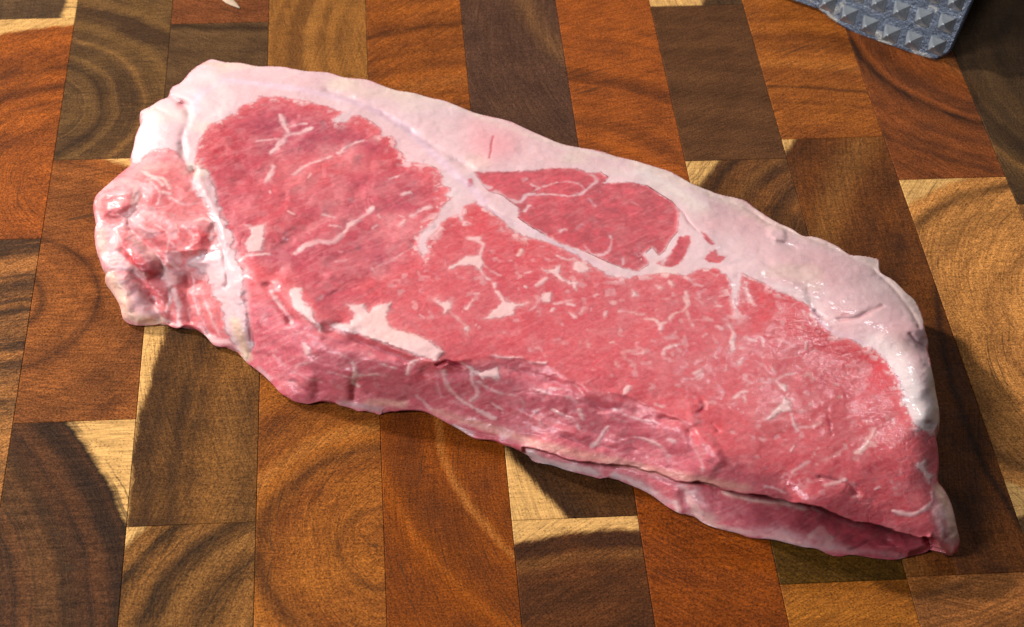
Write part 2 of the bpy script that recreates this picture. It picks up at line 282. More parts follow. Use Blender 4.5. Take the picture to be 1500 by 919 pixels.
HEIGHTS = [(4.732,11.452,1.55),(6.519,10.992,1.8),(8.093,10.555,1.9),(9.636,9.87,1.95),(10.957,9.185,1.95),(12.253,8.414,1.95),(13.527,7.655,1.95),(14.949,6.716,1.95),(16.374,6.044,1.9),(17.575,5.264,1.9),(18.572,4.454,1.85),(19.695,3.421,1.8),(20.819,2.549,1.75),(22.115,1.632,1.6),(22.464,0.746,1.6),(22.863,-0.486,1.6),(22.733,-1.75,1.6),(22.619,-3.209,1.6),(22.489,-4.197,1.55),(22.286,-3.148,1.98),(22.098,-4.124,1.92),(22.437,-2.198,1.97),(22.572,-1.018,1.95),(22.274,-5.316,1.35),(22.095,-6.217,1.25),(22.274,-7.163,0.95),(22.291,-8.206,0.62),(22.105,-8.543,0.5),(5.236,9.958,2),(6.974,9.92,2.1),(8.882,9.435,2.12),(10.74,8.224,2.12),(12.539,6.896,2.1),(14.339,6.204,2.08),(16.294,5.481,2.08),(17.94,4.111,2.1),(19.461,2.35,2.1),(20.854,1.198,2.05),(21.69,0.103,2.02),(22.047,-1.437,2.03),(21.967,-3.25,1.97),(5.286,7.732,1.92),(6.963,7.96,1.95),(8.828,7.561,1.95),(9.916,6.59,1.92),(10.985,5.632,1.95),(12.063,5.282,1.97),(13.882,5.191,2),(15.606,4.231,2.03),(16.898,3.033,2.05),(5.704,5.308,1.85),(7.518,5.509,1.9),(9.321,4.835,1.92),(10.536,3.633,1.93),(11.941,3.281,1.97),(13.64,2.369,2),(15.301,1.477,2.02),(16.959,0.865,2.05),(18.598,0.261,2.05),(20.085,-1.088,2),(21.214,-2.387,1.86),(21.488,-4.104,1.83),(21.758,-5.457,1.66),(5.745,3.318,1.8),(7.163,2.969,1.85),(8.731,2.075,1.88),(10.091,1.21,1.9),(11.777,0.605,1.95),(13.437,0.008,1.97),(15.046,-0.829,2),(16.652,-1.405,2.03),(18.205,-2.217,2),(19.651,-3.484,1.93),(20.426,-4.69,1.8),(21.034,-5.867,1.62),(21.506,-7.042,1.3),(21.737,-7.751,1.05),(6.109,1.675,1.7),(6.817,1.375,1.78),(7.507,0.689,1.8),(8.691,0.117,1.82),(10.01,-0.829,1.82),(10.992,-1.249,1.82),(12.008,-1.05,1.9),(13.32,-1.363,1.92),(14.232,-2.259,1.9),(15.351,-2.55,1.95),(16.403,-3.312,1.93),(17.244,-4.281,1.88),(18.077,-5.242,1.75),(18.9,-6.195,1.58),(19.91,-6.984,1.36),(20.808,-7.507,1.15),(6.712,0.856,1.65),(7.813,-0.453,1.62),(8.992,-0.785,1.68),(9.973,-1.43,1.66),(10.792,-1.739,1.68),(11.972,-1.546,1.8),(13.268,-1.98,1.78),(14.166,-2.991,1.68),(15.131,-3.124,1.78),(16.317,-4.065,1.78),(17.06,-5.156,1.68),(17.939,-5.941,1.5),(18.683,-6.77,1.35),(19.866,-7.455,1.15),(21.08,-7.972,0.95),(21.559,-8.233,0.85),(6.52,-0.701,1),(7.364,-1.625,0.95),(8.537,-2.055,0.95),(9.704,-2.361,0.95),(10.7,-2.65,1),(11.844,-3.07,1),(13.122,-3.737,0.95),(14.228,-4.256,1),(15.317,-4.766,1.05),(16.209,-5.362,1.15),(16.932,-5.957,1.15),(17.678,-6.326,1.15),(18.27,-6.619,1.15),(6.898,-2.786,0.2),(7.393,-3.017,0.12),(7.905,-3.016,0.15),(8.572,-3.371,0.12),(9.419,-3.412,0.15),(10.1,-3.417,0.2),(10.751,-3.909,0.2),(11.388,-4.472,0.15),(12.128,-4.683,0.25),(12.548,-4.88,0.45),(13.327,-5.212,0.5),(14.12,-5.505,0.5),(14.929,-5.585,0.55),(15.636,-5.897,0.65),(16.144,-6.117,0.8),(16.762,-6.24,0.9),(17.664,-6.607,0.95),(18.404,-6.745,1),(6.322,-2.169,0.15),(5.85,-1.617,0.15),(5.414,-0.953,0.2),(4.888,-0.802,0.12),(4.603,-0.395,0.15),(4.156,0.052,0.25),(3.609,0.047,0.1),(2.819,0.088,0.1),(2.514,0.399,0.2),(2.274,1.437,0.45),(2.082,2.047,0.65),(1.894,3.049,0.85),(1.752,4.124,1.05),(1.713,5.046,1.15),(2.081,5.872,1.3),(2.608,6.786,1.3),(2.675,7.949,1.4),(2.767,8.979,1.35),(3.238,9.589,1.45),(3.647,10.235,1.45),(4.166,11.079,1.5),(3.345,8.484,1.75),(4,9.072,1.85),(4.351,10.023,1.9),(3.33,6.933,1.72),(4.181,7.177,1.85),(3.679,5.711,1.75),(2.89,6.065,1.6),(2.451,4.928,1.4),(3.327,4.3,1.5),(4.428,4.521,1.65),(5.187,3.907,1.75),(4.79,3.104,1.45),(5.539,1.973,1.5),(5.49,0.909,1.15),(5.683,-0.42,0.7),(4.69,1.21,0.75),(3.975,2.059,0.85),(3.582,0.994,0.5),(3.029,2.652,1.05),(2.552,2.955,1),(2.534,1.859,0.7),(2.864,1.029,0.45)]
FLAP_HEIGHTS = [(16.211,-6.383,0.6),(17.068,-6.629,0.6),(17.693,-6.799,0.58),(18.628,-7.108,0.5),(19.413,-7.344,0.42),(20.154,-7.794,0.34),(21.197,-8.295,0.28),(21.615,-8.525,0.22),(16.545,-7.091,0.36),(17.612,-7.519,0.36),(18.855,-7.887,0.28),(19.92,-8.277,0.24),(20.827,-8.614,0.2),(16.256,-7.289,0.1),(16.808,-7.759,0.08),(17.563,-8.102,0.08),(18.79,-8.469,0.08),(19.859,-8.785,0.07),(20.787,-8.989,0.05),(21.453,-8.85,0.08),(12.684,-5.029,0.3),(13.319,-5.347,0.26),(13.791,-5.609,0.22),(14.6,-5.732,0.28),(15.375,-6.067,0.4),(15.899,-6.365,0.5),(12.659,-5.323,0.07),(13.456,-5.688,0.07),(14.254,-5.98,0.08),(15.191,-6.437,0.08),(15.7,-6.955,0.08),(15.968,-7.282,0.06)]
FLAP = [(12.451,-4.838),(13.013,-5.033),(13.329,-5.188),(13.644,-5.344),(14.122,-5.482),(14.609,-5.526),(14.931,-5.56),(15.24,-5.708),(15.637,-5.872),(16.024,-6.074),(16.426,-6.115),(16.763,-6.214),(17.026,-6.435),(17.36,-6.532),(17.665,-6.58),(18.118,-6.649),(18.549,-6.849),(19.272,-7.015),(19.864,-7.478),(20.473,-7.7),(21.076,-7.993),(21.625,-8.266),(21.813,-8.747),(21.496,-9.013),(20.583,-9.214),(19.058,-8.814),(17.521,-8.411),(16.19,-7.585),(15.868,-7.567),(15.006,-6.639),(13.429,-5.99),(12.48,-5.482)]
FAT_CAP = [(2.624,6.718),(2.592,7.093),(2.656,7.516),(2.709,8.071),(2.833,8.634),(2.729,9.118),(3.01,9.346),(3.277,9.618),(3.517,9.758),(3.583,10.242),(3.87,10.472),(4.145,11.08),(4.539,11.511),(4.721,11.565),(5.108,11.375),(5.555,11.304),(6.082,11.089),(6.516,11.063),(6.878,10.997),(7.474,10.75),(8.092,10.659),(8.566,10.383),(9.183,10.253),(9.637,9.938),(10.015,9.689),(10.509,9.536),(10.96,9.286),(11.337,9.138),(11.669,8.894),(12.182,8.514),(12.552,8.336),(13.105,8.088),(13.532,7.719),(14.062,7.28),(14.448,6.979),(14.955,6.778),(15.502,6.605),(15.851,6.374),(16.456,6.102),(16.907,5.836),(17.322,5.578),(17.769,5.074),(18.237,4.728),(18.511,4.544),(19.112,4.291),(19.377,3.899),(19.793,3.359),(20.171,3.028),(20.406,2.734),(20.801,2.635),(21.24,2.278),(21.523,1.904),(21.894,1.834),(22.145,1.741),(22.28,1.653),(22.189,1.191),(22.486,0.826),(22.703,0.334),(22.858,0.035),(22.899,-0.488),(22.802,-1.041),(22.827,-1.452),(22.733,-1.772),(22.692,-2.134),(22.628,-2.492),(22.595,-3.347),(22.525,-4.105),(22.417,-4.423),(22.294,-4.643),(22.213,-4.629),(21.916,-4.539),(21.762,-4.244),(21.72,-3.826),(21.619,-3.543),(21.717,-3.357),(21.737,-3.071),(21.705,-2.735),(21.616,-2.396),(21.569,-2.152),(21.455,-1.903),(21.31,-1.599),(21.109,-1.615),(20.821,-1.326),(20.411,-1.155),(20.26,-0.845),(20.166,-0.485),(19.988,-0.015),(19.725,0.256),(19.324,0.536),(19.032,0.865),(18.729,1.145),(18.538,1.26),(18.345,0.533),(18.154,-0.282),(18.153,0.283),(18.182,0.961),(18.063,1.337),(17.887,1.56),(17.389,1.478),(17.084,1.281),(16.685,1.407),(16.333,1.372),(15.981,1.336),(15.626,1.275),(15.277,1.266),(14.96,1.547),(14.494,2.109),(14.01,2.569),(13.677,2.806),(13.301,2.963),(13.03,3.115),(12.732,3.409),(12.514,3.872),(12.282,4.169),(11.979,4.5),(11.646,4.373),(11.58,4.147),(11.573,3.693),(11.413,4.042),(11.077,3.775),(10.805,3.283),(10.599,3.016),(10.618,2.63),(10.516,2.309),(10.418,2.477),(10.348,2.919),(10.414,3.247),(10.678,3.625),(10.963,4.007),(10.994,4.291),(11.341,4.735),(11.128,4.833),(11.326,5.144),(11.114,5.272),(11.101,5.744),(11.006,6.045),(10.465,6.315),(10.168,6.333),(10.143,6.635),(9.934,7.011),(9.879,7.502),(9.578,7.52),(9.516,7.893),(9.301,8.214),(9.01,8.506),(8.784,8.485),(8.624,8.182),(8.249,8.2),(8.215,8.357),(8.562,8.652),(8.186,8.894),(7.733,9.142),(7.169,9.322),(6.787,9.472),(6.246,9.508),(6.136,9.318),(5.725,9.111),(5.581,8.767),(5.284,8.529),(4.913,8.298),(4.656,7.881),(4.55,7.459),(4.494,6.676),(4.54,6.374),(4.399,6.203),(4.201,6.631),(3.962,7.127),(3.653,7.269),(3.289,7.244),(2.997,7.037),(2.931,6.739),(2.624,6.718)]
DORSAL = [(11.987,5.815),(12.392,5.822),(12.941,5.795),(13.566,5.796),(14.126,5.886),(14.677,5.862),(15.062,5.637),(15.396,5.652),(15.57,5.403),(15.417,5.172),(16.073,5.164),(16.566,4.995),(16.756,4.752),(17.134,4.297),(17.279,3.914),(17.233,3.575),(17.107,3.021),(16.847,2.647),(16.692,2.27),(16.514,2.116),(16.38,2.45),(16.196,2.241),(16.206,1.753),(15.934,1.525),(15.596,1.622),(15.174,1.912),(14.69,2.316),(14.123,2.646),(13.732,3.024),(13.288,3.466),(13.014,3.847),(13.08,4.243),(12.881,4.483),(12.685,4.782),(12.335,4.975),(12.172,5.276),(12.082,5.574)]
ISLANDS = [[(17.155,2.851),(17.4,2.837),(17.397,2.562),(17.2,2.134),(17.011,1.766),(16.782,1.616),(16.647,1.65),(16.421,1.796),(16.692,1.998),(16.958,2.42)],[(17.62,1.896),(17.84,2.21),(17.988,2.257),(18.026,2.038),(18.227,1.973),(18.048,1.712),(17.779,1.78)],[(17.725,3.015),(17.857,2.814),(18.02,2.475),(17.907,2.425),(17.77,2.707)],[(11.786,5.531),(11.932,5.523),(11.914,5.231),(11.798,5.12)]]
RIDGE = [(5.033,4.198),(5.146,3.493),(5.215,3.077),(4.975,2.819),(4.579,2.68),(4.264,2.535),(4.293,2.369),(4.736,1.964),(4.908,1.469),(5.043,0.926),(5.182,0.521),(5.183,-0.011),(5.329,-0.548),(5.543,-1.086),(5.703,-1.511),(5.755,-1.353),(5.889,-0.823),(5.844,-0.16),(5.818,0.5),(5.839,1.159),(5.862,1.688),(5.833,2.09),(5.647,2.451),(5.558,3.054),(5.522,3.608),(5.37,4.12),(5.211,4.613),(5.049,5.199),(4.963,5.7),(4.819,6.241),(4.577,6.372),(4.439,6.082),(4.493,5.376),(4.721,5.016),(4.914,4.603)]
FLECKS = [[(6.03,3.746),(6.419,3.894),(6.39,3.448),(6.363,2.789),(6.003,2.809),(5.929,3.142),(6.069,3.521)],[(7.062,1.284),(7.412,1.319),(7.372,0.929),(7.64,0.451),(7.697,0.037),(7.877,-0.226),(7.779,-0.426),(7.708,-0.117),(7.455,0.15),(7.185,0.523),(7.108,0.942)],[(8.501,0.614),(8.91,0.594),(9.037,0.279),(9.251,0.577),(9.628,0.635),(9.475,0.105),(9.527,-0.303),(10.356,-0.693),(10.828,-1.215),(10.638,-1.557),(10.309,-1.443),(10.081,-1.333),(9.659,-1.015),(9.165,-0.742),(8.767,-0.522),(8.463,-0.457),(8.099,-0.236),(8.038,-0.08),(8.547,-0.105),(8.694,0.194)],[(11.091,1.903),(11.567,2.31),(11.956,2.372),(11.986,2.019),(11.879,1.702),(11.792,1.975),(11.338,1.971),(11.191,1.817)],[(11.834,-0.139),(12.166,0.277),(12.421,0.521),(12.722,0.428),(13.066,0.462),(12.712,0.3),(12.588,0),(12.243,-0.084)],[(10.622,0.715),(10.889,0.572),(11.13,0.612),(11.045,0.282),(10.919,0.136),(10.878,0.342)],[(11.383,-0.343),(11.531,-0.401),(11.431,-0.672)],[(13.481,1.729),(13.684,1.665),(13.946,1.866),(13.929,1.493),(14.028,1.249),(14.331,1.155),(14.283,0.842),(14.185,1.083),(13.922,1.228),(13.769,1.448)],[(13.401,0.782),(13.61,0.824),(13.6,0.513),(13.455,0.417),(13.349,0.577)],[(14.344,2.008),(14.582,1.942),(14.723,1.613),(14.401,1.522),(14.278,1.689)],[(15.671,0.772),(15.807,0.609),(15.627,0.54)],[(17.824,-1.22),(17.966,-1.178),(17.929,-1.521),(17.773,-1.66)],[(17.886,-1.909),(18.048,-1.943),(17.918,-2.129)],[(18.753,-2.725),(18.984,-2.833),(18.898,-3.04),(18.779,-2.963)],[(18.253,-3.958),(18.498,-3.648),(18.724,-3.475),(18.866,-3.226),(18.985,-3.396),(18.913,-3.718),(18.649,-3.726),(18.375,-4.011)],[(21.546,-5.716),(21.866,-5.523),(21.837,-5.941),(21.991,-6.153),(21.84,-6.359),(21.742,-6.067)],[(11.228,-1.687),(11.448,-1.849),(11.666,-2.037),(11.907,-1.946),(12.114,-1.855),(12.141,-2.135),(12.037,-2.384),(11.817,-2.222),(11.704,-2.37),(11.62,-2.188),(11.402,-1.999)],[(10.69,0.711),(10.761,0.76),(10.754,0.605)]]
VEINS = [([(2.276,5.946),(2.693,5.906),(2.964,5.525),(2.924,5.007),(2.756,4.563)],0.167),([(1.892,4.114),(1.915,3.41),(2.089,2.761),(2.319,2.417)],0.278),([(2.329,3.859),(2.405,3.463),(2.286,3.192)],0.222),([(2.795,3.773),(3.036,3.258),(3.391,2.799),(3.669,2.293),(3.788,1.796)],0.167),([(2.855,4.273),(3.234,4.446),(3.605,4.51),(3.97,4.405)],0.093),([(4.542,4.118),(4.806,4.213),(5.035,3.917),(4.991,3.366)],0.167),([(2.089,2.761),(2.551,2.624),(2.92,2.221),(3.128,1.992)],0.222),([(2.159,2.097),(2.439,1.919),(2.726,2.013)],0.185),([(2.483,0.642),(2.687,0.283),(3.087,0.155),(3.459,0.19)],0.241),([(3.88,1.384),(3.955,0.571),(3.891,0.063)],0.148),([(3.53,0.186),(3.705,0.07),(3.925,0.007)],0.148),([(4.605,-0.395),(4.896,-0.67),(5.305,-0.761)],0.167),([(3.595,2.214),(3.783,1.66),(4.008,1.921)],0.185),([(4.021,2.193),(3.856,2.474)],0.148),([(2.972,6.365),(3.321,6.089),(3.679,5.711)],0.148),([(3.328,5.969),(3.671,5.946),(3.868,5.525)],0.111),([(3.689,5.361),(3.873,5.293)],0.13),([(5.742,2.445),(5.967,2.648),(6.505,2.7)],0.111),([(5.429,3.753),(5.522,3.331),(5.574,2.726)],0.056),([(5.92,3.864),(6.173,3.766)],0.056),([(7.236,2.664),(7.444,2.927),(7.832,3.1),(8.184,3.055),(8.435,3.403),(8.672,3.782),(8.944,4.051),(9.221,4.408)],0.167),([(6.557,6.875),(6.813,7.382),(7.037,7.709),(7.339,7.784),(7.643,7.983)],0.204),([(6.786,8.647),(6.911,8.208),(7.038,7.801)],0.148),([(6.146,7.443),(6.591,7.545),(6.85,7.533)],0.074),([(7.003,8.08),(7.345,8.185),(7.533,8.174)],0.074),([(7.152,5.942),(7.481,6.344),(7.813,6.509),(8.109,6.676)],0.111),([(8.369,6.847),(8.596,7.141),(9.009,7.336)],0.148),([(6.426,5.623),(6.53,5.973),(6.6,6.269)],0.167),([(7.945,4.215),(8.229,4.031)],0.093),([(8.403,3.684),(8.12,3.754)],0.056),([(10.266,4.042),(10.488,4.231),(10.745,4.361)],0.13),([(9.914,3.664),(10.046,3.883)],0.093),([(10.045,4.917),(10.229,5.025)],0.093),([(8.265,2.26),(8.526,2.301)],0.056),([(9.739,5.639),(9.925,5.748)],0.056),([(9.374,4.086),(9.408,4.028)],0.074),([(9.161,1.893),(9.356,2.044),(9.675,2.243),(9.965,2.554),(10.291,2.811)],0.046),([(9.145,1.947),(9.228,1.783)],0.074),([(6.599,1.176),(6.797,0.696),(7.029,0.219),(7.051,-0.04)],0.111),([(7.344,-0.823),(7.422,-1.186)],0.167),([(7.025,-1.749),(7.186,-1.595),(7.442,-1.549)],0.093),([(8.521,-1.535),(8.551,-1.925),(8.474,-2.316),(8.596,-2.477)],0.148),([(8.572,-2.056),(8.884,-2.041),(9.126,-2.023)],0.093),([(7.969,-1.152),(8.205,-1.213),(8.526,-1.483)],0.056),([(9.299,-1.666),(9.557,-1.83)],0.074),([(9.859,-2.048),(9.944,-1.737),(10.168,-1.514)],0.111),([(10.77,-1.97),(10.802,-2.493),(11.039,-3.023),(11.47,-3.498),(11.847,-3.816)],0.148),([(11.433,-2.026),(11.462,-2.463),(11.532,-2.801),(11.334,-3.133)],0.111),([(12.58,-3.066),(12.625,-3.322),(12.5,-3.623)],0.056),([(13.038,-2.749),(13.224,-2.905)],0.111),([(12.716,-3.828),(12.94,-3.532)],0.093),([(12.94,-3.733),(12.945,-4.08)],0.074),([(14.145,-4.846),(14.37,-4.507),(14.563,-4.134)],0.13),([(13.963,-3.491),(14,-3.845)],0.111),([(13.309,-2.68),(13.567,-2.735)],0.074),([(11.98,-1.447),(12.306,-1.539),(12.704,-1.559)],0.093),([(12.891,-1.716),(13.287,-1.757)],0.074),([(11.957,2.399),(12.03,2.723),(11.921,2.949)],0.093),([(11.75,3.041),(11.907,3.005)],0.185),([(11.889,1.862),(12.025,1.535),(12.118,1.372)],0.093),([(12,1.964),(12.193,1.713),(12.388,1.517)],0.056),([(12.228,1.208),(12.289,0.838),(12.421,0.521)],0.111),([(11.011,0.284),(11.201,0.02),(11.386,-0.293)],0.056),([(13.288,1.076),(13.553,1.352)],0.111),([(13.674,0.38),(13.917,0.419),(14.126,0.461)],0.056),([(14.014,0.363),(14.145,0.305)],0.13),([(13.91,2.246),(14.105,2.074),(14.354,2.116)],0.074),([(14.017,0.03),(14.138,-0.129)],0.148),([(14.41,0.215),(14.317,-0.036)],0.056),([(11.454,0.313),(11.675,0.61)],0.093),([(12.932,2.295),(13.019,2.509)],0.093),([(13.582,0.103),(13.658,0.201)],0.074),([(13.025,0.156),(13.171,0.277)],0.056),([(14.842,-0.215),(14.937,0.034)],0.074),([(14.724,0.612),(14.798,0.66)],0.093),([(13.087,1.588),(13.229,1.634)],0.056),([(15.111,0.385),(15.174,0.33)],0.093),([(15.276,0.017),(15.476,-0.018),(15.836,-0.138)],0.093),([(15.851,-0.292),(16.084,-0.329),(16.2,-0.486)],0.093),([(16.197,-0.511),(16.412,-0.421),(16.584,-0.151),(16.835,-0.061),(17.005,0.187),(17.017,0.652)],0.093),([(16.94,-0.041),(16.963,-0.373),(17.002,-0.577)],0.074),([(16.244,-0.539),(16.208,-0.687)],0.13),([(16.654,1.038),(16.692,0.931)],0.148),([(16.328,0.923),(16.387,0.841)],0.093),([(17.084,1.281),(17.248,0.955),(17.405,0.842)],0.093),([(18.301,1.06),(18.153,0.283),(18.147,-0.333)],0.13),([(18.556,0.679),(18.617,0.053)],0.13),([(17.924,-0.675),(17.963,-0.978),(17.867,-1.271)],0.093),([(18.254,-1.068),(18.402,-1.2),(18.653,-1.114),(18.631,-1.46)],0.074),([(16.161,-1.575),(16.292,-1.337),(16.569,-1.277)],0.093),([(15.399,-1.536),(15.529,-1.567),(15.808,-1.459)],0.056),([(16.797,-2.285),(16.935,-2.244)],0.13),([(16.735,-2.497),(16.984,-2.366)],0.056),([(18.761,-2.678),(19.026,-2.502),(19.267,-2.468)],0.037),([(18.677,-2.194),(18.744,-2.39)],0.056),([(18.922,-3.857),(18.933,-4.18),(19.009,-4.414)],0.093),([(19.028,-4.3),(19.274,-4.292),(19.563,-4.15)],0.056),([(17.636,-3.205),(17.807,-3.05),(17.948,-2.987)],0.093),([(17.872,-3.054),(17.862,-3.334)],0.056),([(20.229,-5.222),(20.411,-5.121),(20.587,-4.882),(20.795,-4.484)],0.111),([(20.062,-5.052),(19.7,-5.253),(19.411,-5.439)],0.037),([(18.611,-5.799),(18.854,-5.573),(19.098,-5.4)],0.093),([(19.328,-6.229),(19.559,-6.174),(19.795,-6.099)],0.111),([(20.812,-7.18),(20.99,-7.283),(21.305,-7.301),(21.559,-7.14),(21.796,-6.99),(21.863,-6.637)],0.167),([(21.843,-7.133),(21.871,-7.59),(21.914,-8.165)],0.222),([(17.713,0.099),(17.808,0.043)],0.111),([(17.212,-1.014),(17.323,-0.945)],0.111),([(17.629,-0.71),(17.689,-0.764)],0.111),([(17.309,-1.732),(17.402,-1.786)],0.074),([(18.063,-4.593),(18.152,-4.644)],0.093),([(15.048,-2.974),(15.168,-2.736)],0.148),([(15.79,-3.341),(15.881,-3.392)],0.13),([(15.957,-4.63),(16.013,-4.702)],0.167),([(16.181,-6.359),(16.285,-6.855),(16.461,-7.423)],0.278),([(16.659,-7.663),(17.265,-7.903),(18.035,-8.113),(18.647,-8.323)],0.185),([(18.924,-8.124),(19.253,-7.933),(19.347,-8.443)],0.296),([(17.075,-6.556),(17.688,-6.845),(18.477,-7.005),(18.939,-7.221)],0.13),([(19.104,-7.208),(19.686,-7.703),(20.14,-7.883)],0.056),([(10.837,-4.115),(11.224,-4.395)],0.167),([(12.613,-5.082),(12.982,-5.426),(13.625,-5.635),(14.135,-5.822)],0.278),([(14.587,-5.911),(15.046,-6.238),(15.495,-6.567)],0.185),([(15.939,-6.863),(15.969,-7.283)],0.148),([(2.868,4.897),(3.234,4.701),(3.696,4.731)],0.074),([(3.509,4.01),(3.866,3.573),(3.751,2.89)],0.074),([(3.045,4.037),(3.225,3.469),(3.523,3.012)],0.056),([(4.242,3.969),(4.516,3.535),(4.395,2.855)],0.074),([(3.191,5.98),(3.595,5.424),(3.549,4.853)],0.074),([(3.876,5.121),(4.243,4.815),(4.612,4.851)],0.074),([(4.094,3.977),(4.008,3.427)],0.056),([(4.35,2.039),(4.349,1.226),(4.506,0.412)],0.074),([(4.681,0.941),(4.876,0.131),(5.027,-0.46)],0.074),([(3.091,1.234),(3.313,0.683),(3.462,0.243)],0.093),([(3.729,2.071),(3.733,1.256),(3.623,0.505)],0.093),([(4.701,5.891),(4.787,5.359)],0.074),([(6.47,-1.224),(6.976,-1.879),(7.644,-2.288)],0.056),([(7.86,-1.902),(8.523,-2.186)],0.056),([(11.567,-2.416),(12.033,-2.819),(12.522,-2.963)],0.074),([(13.308,-3.487),(13.769,-3.866),(13.901,-4.245)],0.074),([(14.775,-3.51),(15.153,-3.817),(15.699,-3.971)],0.074),([(15.177,-4.516),(15.634,-4.761),(15.912,-5.199)],0.093),([(11.833,-3.198),(12.062,-3.462)],0.111),([(13.678,-2.986),(13.918,-3.238)],0.093),([(10.558,-2.382),(10.604,-2.913)],0.074),([(9.985,-2.903),(10.272,-3.443)],0.093),([(16.545,-4.981),(16.64,-5.712)],0.056),([(17.986,-6.245),(18.435,-6.503)],0.074),([(13.454,4.861),(13.877,5.133),(14.366,5.282),(14.755,5.145),(14.908,4.845)],0.03),([(13.553,4.74),(14.026,4.745),(14.451,4.635),(14.752,4.736),(14.992,4.958),(15.241,5.241),(15.126,5.544)],0.083),([(14.915,4.554),(15.097,4.199)],0.056),([(13.482,5.21),(13.686,5.025)],0.093),([(13.277,5.396),(13.391,5.449)],0.093),([(12.781,4.603),(13.097,4.472),(13.3,4.752),(13.522,4.799)],0.148),([(13.21,4.065),(13.376,4.344)],0.093),([(12.476,4.909),(12.681,4.724)],0.185),([(12.067,5.34),(12.343,5.091)],0.185),([(14.647,2.592),(14.76,2.313),(15.029,2.19),(15.215,2.29),(15.35,2.557),(15.357,2.943)],0.074),([(14.07,3.231),(14.181,3.281)],0.111),([(15.545,1.786),(15.593,2.053)],0.074),([(16.189,2.187),(16.31,1.747)],0.185),([(16.804,2.319),(16.56,1.789)],0.111),([(16.066,4.319),(16.25,4.195)],0.037)]
FATTY = [([(1.772,4.066),(1.969,4.25),(2.29,3.974),(2.562,3.62),(2.478,3.125),(2.739,2.395),(3.166,2.045),(2.994,1.836),(2.637,2.127),(2.162,2.234),(1.933,2.715)],0.9,0.148),([(2.059,1.993),(2.257,2.201),(2.694,2.151),(2.897,1.705),(3.135,1.016),(3.441,0.46),(3.559,0.077),(2.816,0.034),(2.544,0.29),(2.416,0.942)],0.75,0.185),([(3.443,2.769),(3.722,2.29),(4.019,2.166),(4.302,2.532),(4.401,2.254),(4.038,1.783),(3.704,1.42),(3.515,1.973)],0.65,0.167),([(2.756,3.692),(3.036,3.286),(3.394,2.908),(3.687,2.292),(3.592,2.133),(3.208,2.643),(2.865,3.158)],0.7,0.13),([(1.751,5.395),(2.104,6.022),(2.664,6.152),(2.987,5.818),(3.057,5.112),(2.796,4.503),(2.868,4.897),(2.807,5.48),(2.467,5.687),(2.111,5.541),(1.943,4.969),(1.968,4.336),(1.804,4.405)],0.6,0.13),([(2.624,6.718),(2.931,6.739),(3.418,7.168),(3.962,7.127),(4.201,6.631),(4.439,6.082),(4.221,6.034),(3.933,6.406),(3.56,6.31),(3.111,6.228),(2.807,6.015),(2.444,6.236)],0.45,0.222),([(2.874,4.272),(3.421,4.52),(4.097,4.314),(4.617,4.226),(5.035,4.029),(5.033,3.584),(4.615,3.778),(3.966,3.985),(3.326,4.076)],0.4,0.167),([(4.482,-0.016),(4.946,-0.511),(5.359,-0.629),(5.372,-0.843),(4.882,-0.856),(4.599,-0.502)],0.7,0.111),([(16.14,-6.285),(16.456,-6.287),(16.597,-6.848),(16.831,-7.463),(16.802,-7.833),(16.432,-7.598),(16.196,-7.237)],0.6,0.185),([(17.585,-7.833),(18.227,-7.788),(18.908,-8.123),(19.265,-7.842),(19.48,-8.264),(19.864,-8.738),(18.783,-8.539),(17.869,-8.204)],0.65,0.185),([(21.969,-6.472),(22.208,-6.809),(22.293,-7.348),(22.299,-8.329),(22.135,-8.57),(21.8,-8.243),(21.741,-7.298)],0.8,0.167),([(4.806,4.27),(5.221,4.13),(5.648,2.505),(5.852,1.423),(5.449,0.91),(5.048,1.033),(4.843,1.742),(4.549,2.137),(4.274,2.37),(4.384,2.637),(4.77,2.614),(5.021,3.035),(5.108,3.496)],0.85,0.185),([(4.48,5.903),(4.691,6.247),(4.995,5.875),(5.171,4.758),(5.296,4.125),(5.032,4.255),(4.76,4.899)],0.85,0.111),([(5.261,3.903),(5.56,3.467),(5.779,2.362),(6.011,1.151),(5.865,-0.69),(5.705,-1.484),(5.805,0.896)],0.6,0.148)]
WET = [(19.916,-1.079,0.481,0.9),(20.545,-2.35,0.667,1),(21.276,-2.869,0.481,0.9),(20.978,-3.568,0.444,0.8),(21.386,-4.738,0.444,0.7),(21.353,-5.885,0.444,0.5),(19.659,-0.561,0.259,0.8),(4.79,3.104,0.444,0.6),(5.671,6.798,0.741,0.5),(9.578,7.52,0.37,0.5),(6.605,5.851,0.296,0.7),(14.801,3.418,0.741,0.5),(15.916,2.255,0.37,0.7),(13.379,3.49,0.296,0.6),(18.293,0.536,0.333,0.6),(18.472,-5.963,0.741,0.4)]
